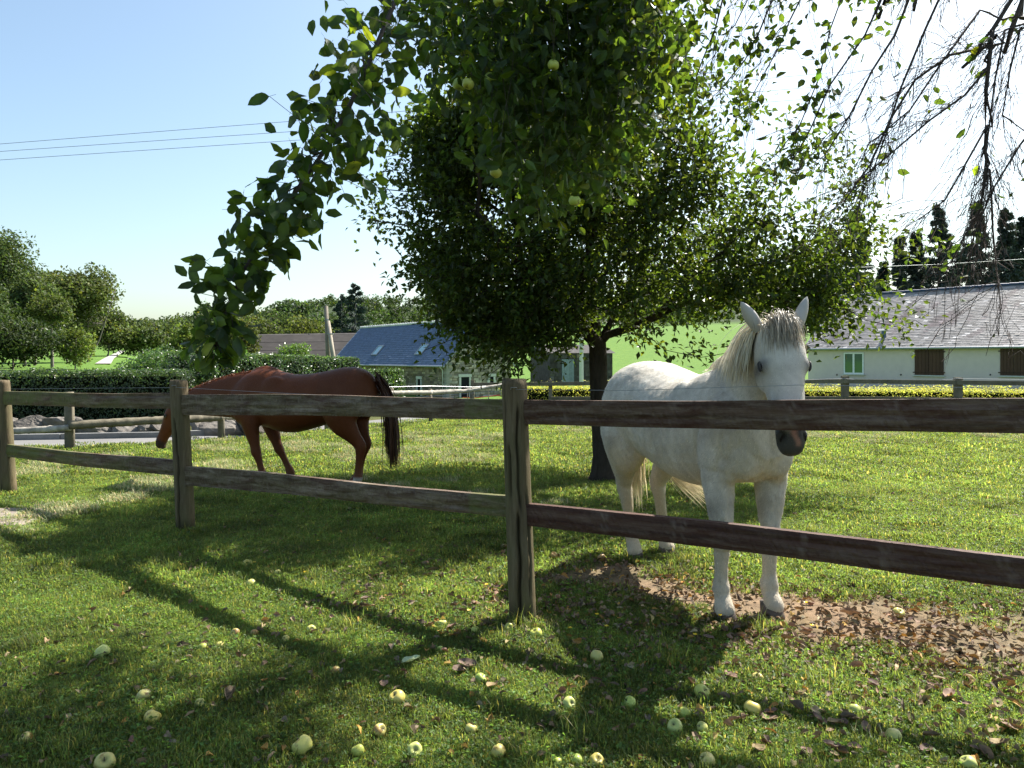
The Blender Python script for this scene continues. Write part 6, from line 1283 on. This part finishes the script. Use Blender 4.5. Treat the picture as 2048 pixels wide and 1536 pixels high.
def scatter(name, pts, kinds, idx, scl, rot=None, r=rng):
    me = bpy.data.meshes.new(name); n = len(pts); me.vertices.add(n); me.vertices.foreach_set('co', pts.astype(np.float32).ravel())
    rot = np.stack([r.normal(size=n)*.06, r.normal(size=n)*.06, r.uniform(0, 6.28, n)], -1) if rot is None else rot
    for nm, ty, v in (('rot', 'FLOAT_VECTOR', rot), ('scl', 'FLOAT', scl), ('idx', 'INT', idx)):
        a = me.attributes.new(nm, ty, 'POINT')
        if ty == 'FLOAT_VECTOR': a.data.foreach_set('vector', v.astype(np.float32).ravel())
        elif ty == 'FLOAT': a.data.foreach_set('value', v.astype(np.float32))
        else: a.data.foreach_set('value', v.astype(np.int32))
    me.update(); o = bpy.data.objects.new(name, me); C.objects.link(o)
    ng = bpy.data.node_groups.new(name, 'GeometryNodeTree'); ng.interface.new_socket('Geometry', in_out='INPUT', socket_type='NodeSocketGeometry'); ng.interface.new_socket('Geometry', in_out='OUTPUT', socket_type='NodeSocketGeometry')
    gi = ng.nodes.new('NodeGroupInput'); go = ng.nodes.new('NodeGroupOutput'); ip = ng.nodes.new('GeometryNodeInstanceOnPoints'); jn = ng.nodes.new('GeometryNodeJoinGeometry')
    for k in reversed(kinds):
        oi = ng.nodes.new('GeometryNodeObjectInfo'); oi.inputs['Object'].default_value = k; oi.inputs['As Instance'].default_value = True; ng.links.new(oi.outputs['Geometry'], jn.inputs[0])
    def na(nm, ty): q = ng.nodes.new('GeometryNodeInputNamedAttribute'); q.data_type = ty; q.inputs['Name'].default_value = nm; return q.outputs['Attribute']
    ng.links.new(gi.outputs[0], ip.inputs['Points']); ng.links.new(jn.outputs[0], ip.inputs['Instance']); ip.inputs['Pick Instance'].default_value = True
    ng.links.new(na('idx', 'INT'), ip.inputs['Instance Index']); ng.links.new(na('rot', 'FLOAT_VECTOR'), ip.inputs['Rotation']); ng.links.new(na('scl', 'FLOAT'), ip.inputs['Scale']); ng.links.new(ip.outputs[0], go.inputs[0])
    m = o.modifiers.new('scatter', 'NODES'); m.node_group = ng; return tag(o, kind='stuff')
def on_lawn(x, y):
    ne = np.array(near_edge); lim = np.interp(x, ne[:, 0], ne[:, 1]); return y < lim-.05
def pts_in(n, y0, y1, slack=.88, pad=1.5):
    y = np.sqrt(r.uniform(y0**2, y1**2, n)); x = r.uniform(-1, 1, n)*(y*slack+pad); return x, y
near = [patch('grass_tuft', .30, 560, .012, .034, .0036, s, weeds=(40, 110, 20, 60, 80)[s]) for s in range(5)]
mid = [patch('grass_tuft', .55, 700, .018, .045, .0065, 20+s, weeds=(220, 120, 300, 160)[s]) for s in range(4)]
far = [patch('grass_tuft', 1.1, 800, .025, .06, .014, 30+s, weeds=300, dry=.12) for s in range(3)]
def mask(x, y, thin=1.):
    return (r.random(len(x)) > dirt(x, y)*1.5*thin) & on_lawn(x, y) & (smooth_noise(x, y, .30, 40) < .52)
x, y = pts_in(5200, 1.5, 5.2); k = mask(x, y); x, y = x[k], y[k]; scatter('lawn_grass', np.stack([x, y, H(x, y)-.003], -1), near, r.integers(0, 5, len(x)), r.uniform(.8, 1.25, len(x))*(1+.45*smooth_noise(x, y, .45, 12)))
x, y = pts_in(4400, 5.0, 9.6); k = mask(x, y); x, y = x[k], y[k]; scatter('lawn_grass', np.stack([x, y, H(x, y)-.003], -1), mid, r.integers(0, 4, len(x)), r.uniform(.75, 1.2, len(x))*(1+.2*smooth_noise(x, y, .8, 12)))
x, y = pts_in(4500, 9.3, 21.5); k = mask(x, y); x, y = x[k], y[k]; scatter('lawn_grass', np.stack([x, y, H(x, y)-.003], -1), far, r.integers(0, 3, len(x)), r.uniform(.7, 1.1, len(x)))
# a few taller weeds and tussocks
tus = [patch('tussock', .16, 90, .06, .13, .004, 50+s, weeds=10) for s in range(3)]+[patch('weed', .14, 10, .03, .07, .004, 60+s, weeds=45) for s in range(2)]
x, y = pts_in(900, 1.8, 10); k = mask(x, y); x, y = x[k], y[k]
fx = np.concatenate([FP[q][0]+r.normal(size=9)*.10 for q in range(3)]); fy = np.concatenate([FP[q][1]-abs(r.normal(size=9))*.08-.04 for q in range(3)]); x = np.concatenate([x, fx]); y = np.concatenate([y, fy])
scatter('tall_grass', np.stack([x, y, H(x, y)-.003], -1), tus, r.integers(0, 5, len(x)), r.uniform(.5, 1.15, len(x)))
# mown clippings lying in pale swaths
clip = [patch('clipping', .4, 260, .04, .11, .006, 70+s, flat=1.2, mat=M_clip, dry=.2) for s in range(3)]
x, y = pts_in(11500, 6.3, 18); w = .95*np.exp(-((x+5.2)/3.0)**2-((y-9.5)/3.0)**2)+.75*np.exp(-((x+2.2)/1.9)**2-((y-12.5)/1.9)**2)+.9*np.exp(-((x-5.5)/4)**2-((y-14.4)/.9)**2)+.35*np.exp(-((x-2)/3)**2-((y-15)/1.2)**2)
w *= ((y > 7.6) | (x < -4.2)); w *= ss((smooth_noise(x, y, 1.1, 21)+.22)/.4); k = (r.random(len(x)) < w*.55) & on_lawn(x, y); x, y = x[k], y[k]
scatter('grass_clippings', np.stack([x, y, H(x, y)+.015], -1), clip, r.integers(0, 3, len(x)), r.uniform(.6, 1.1, len(x)))
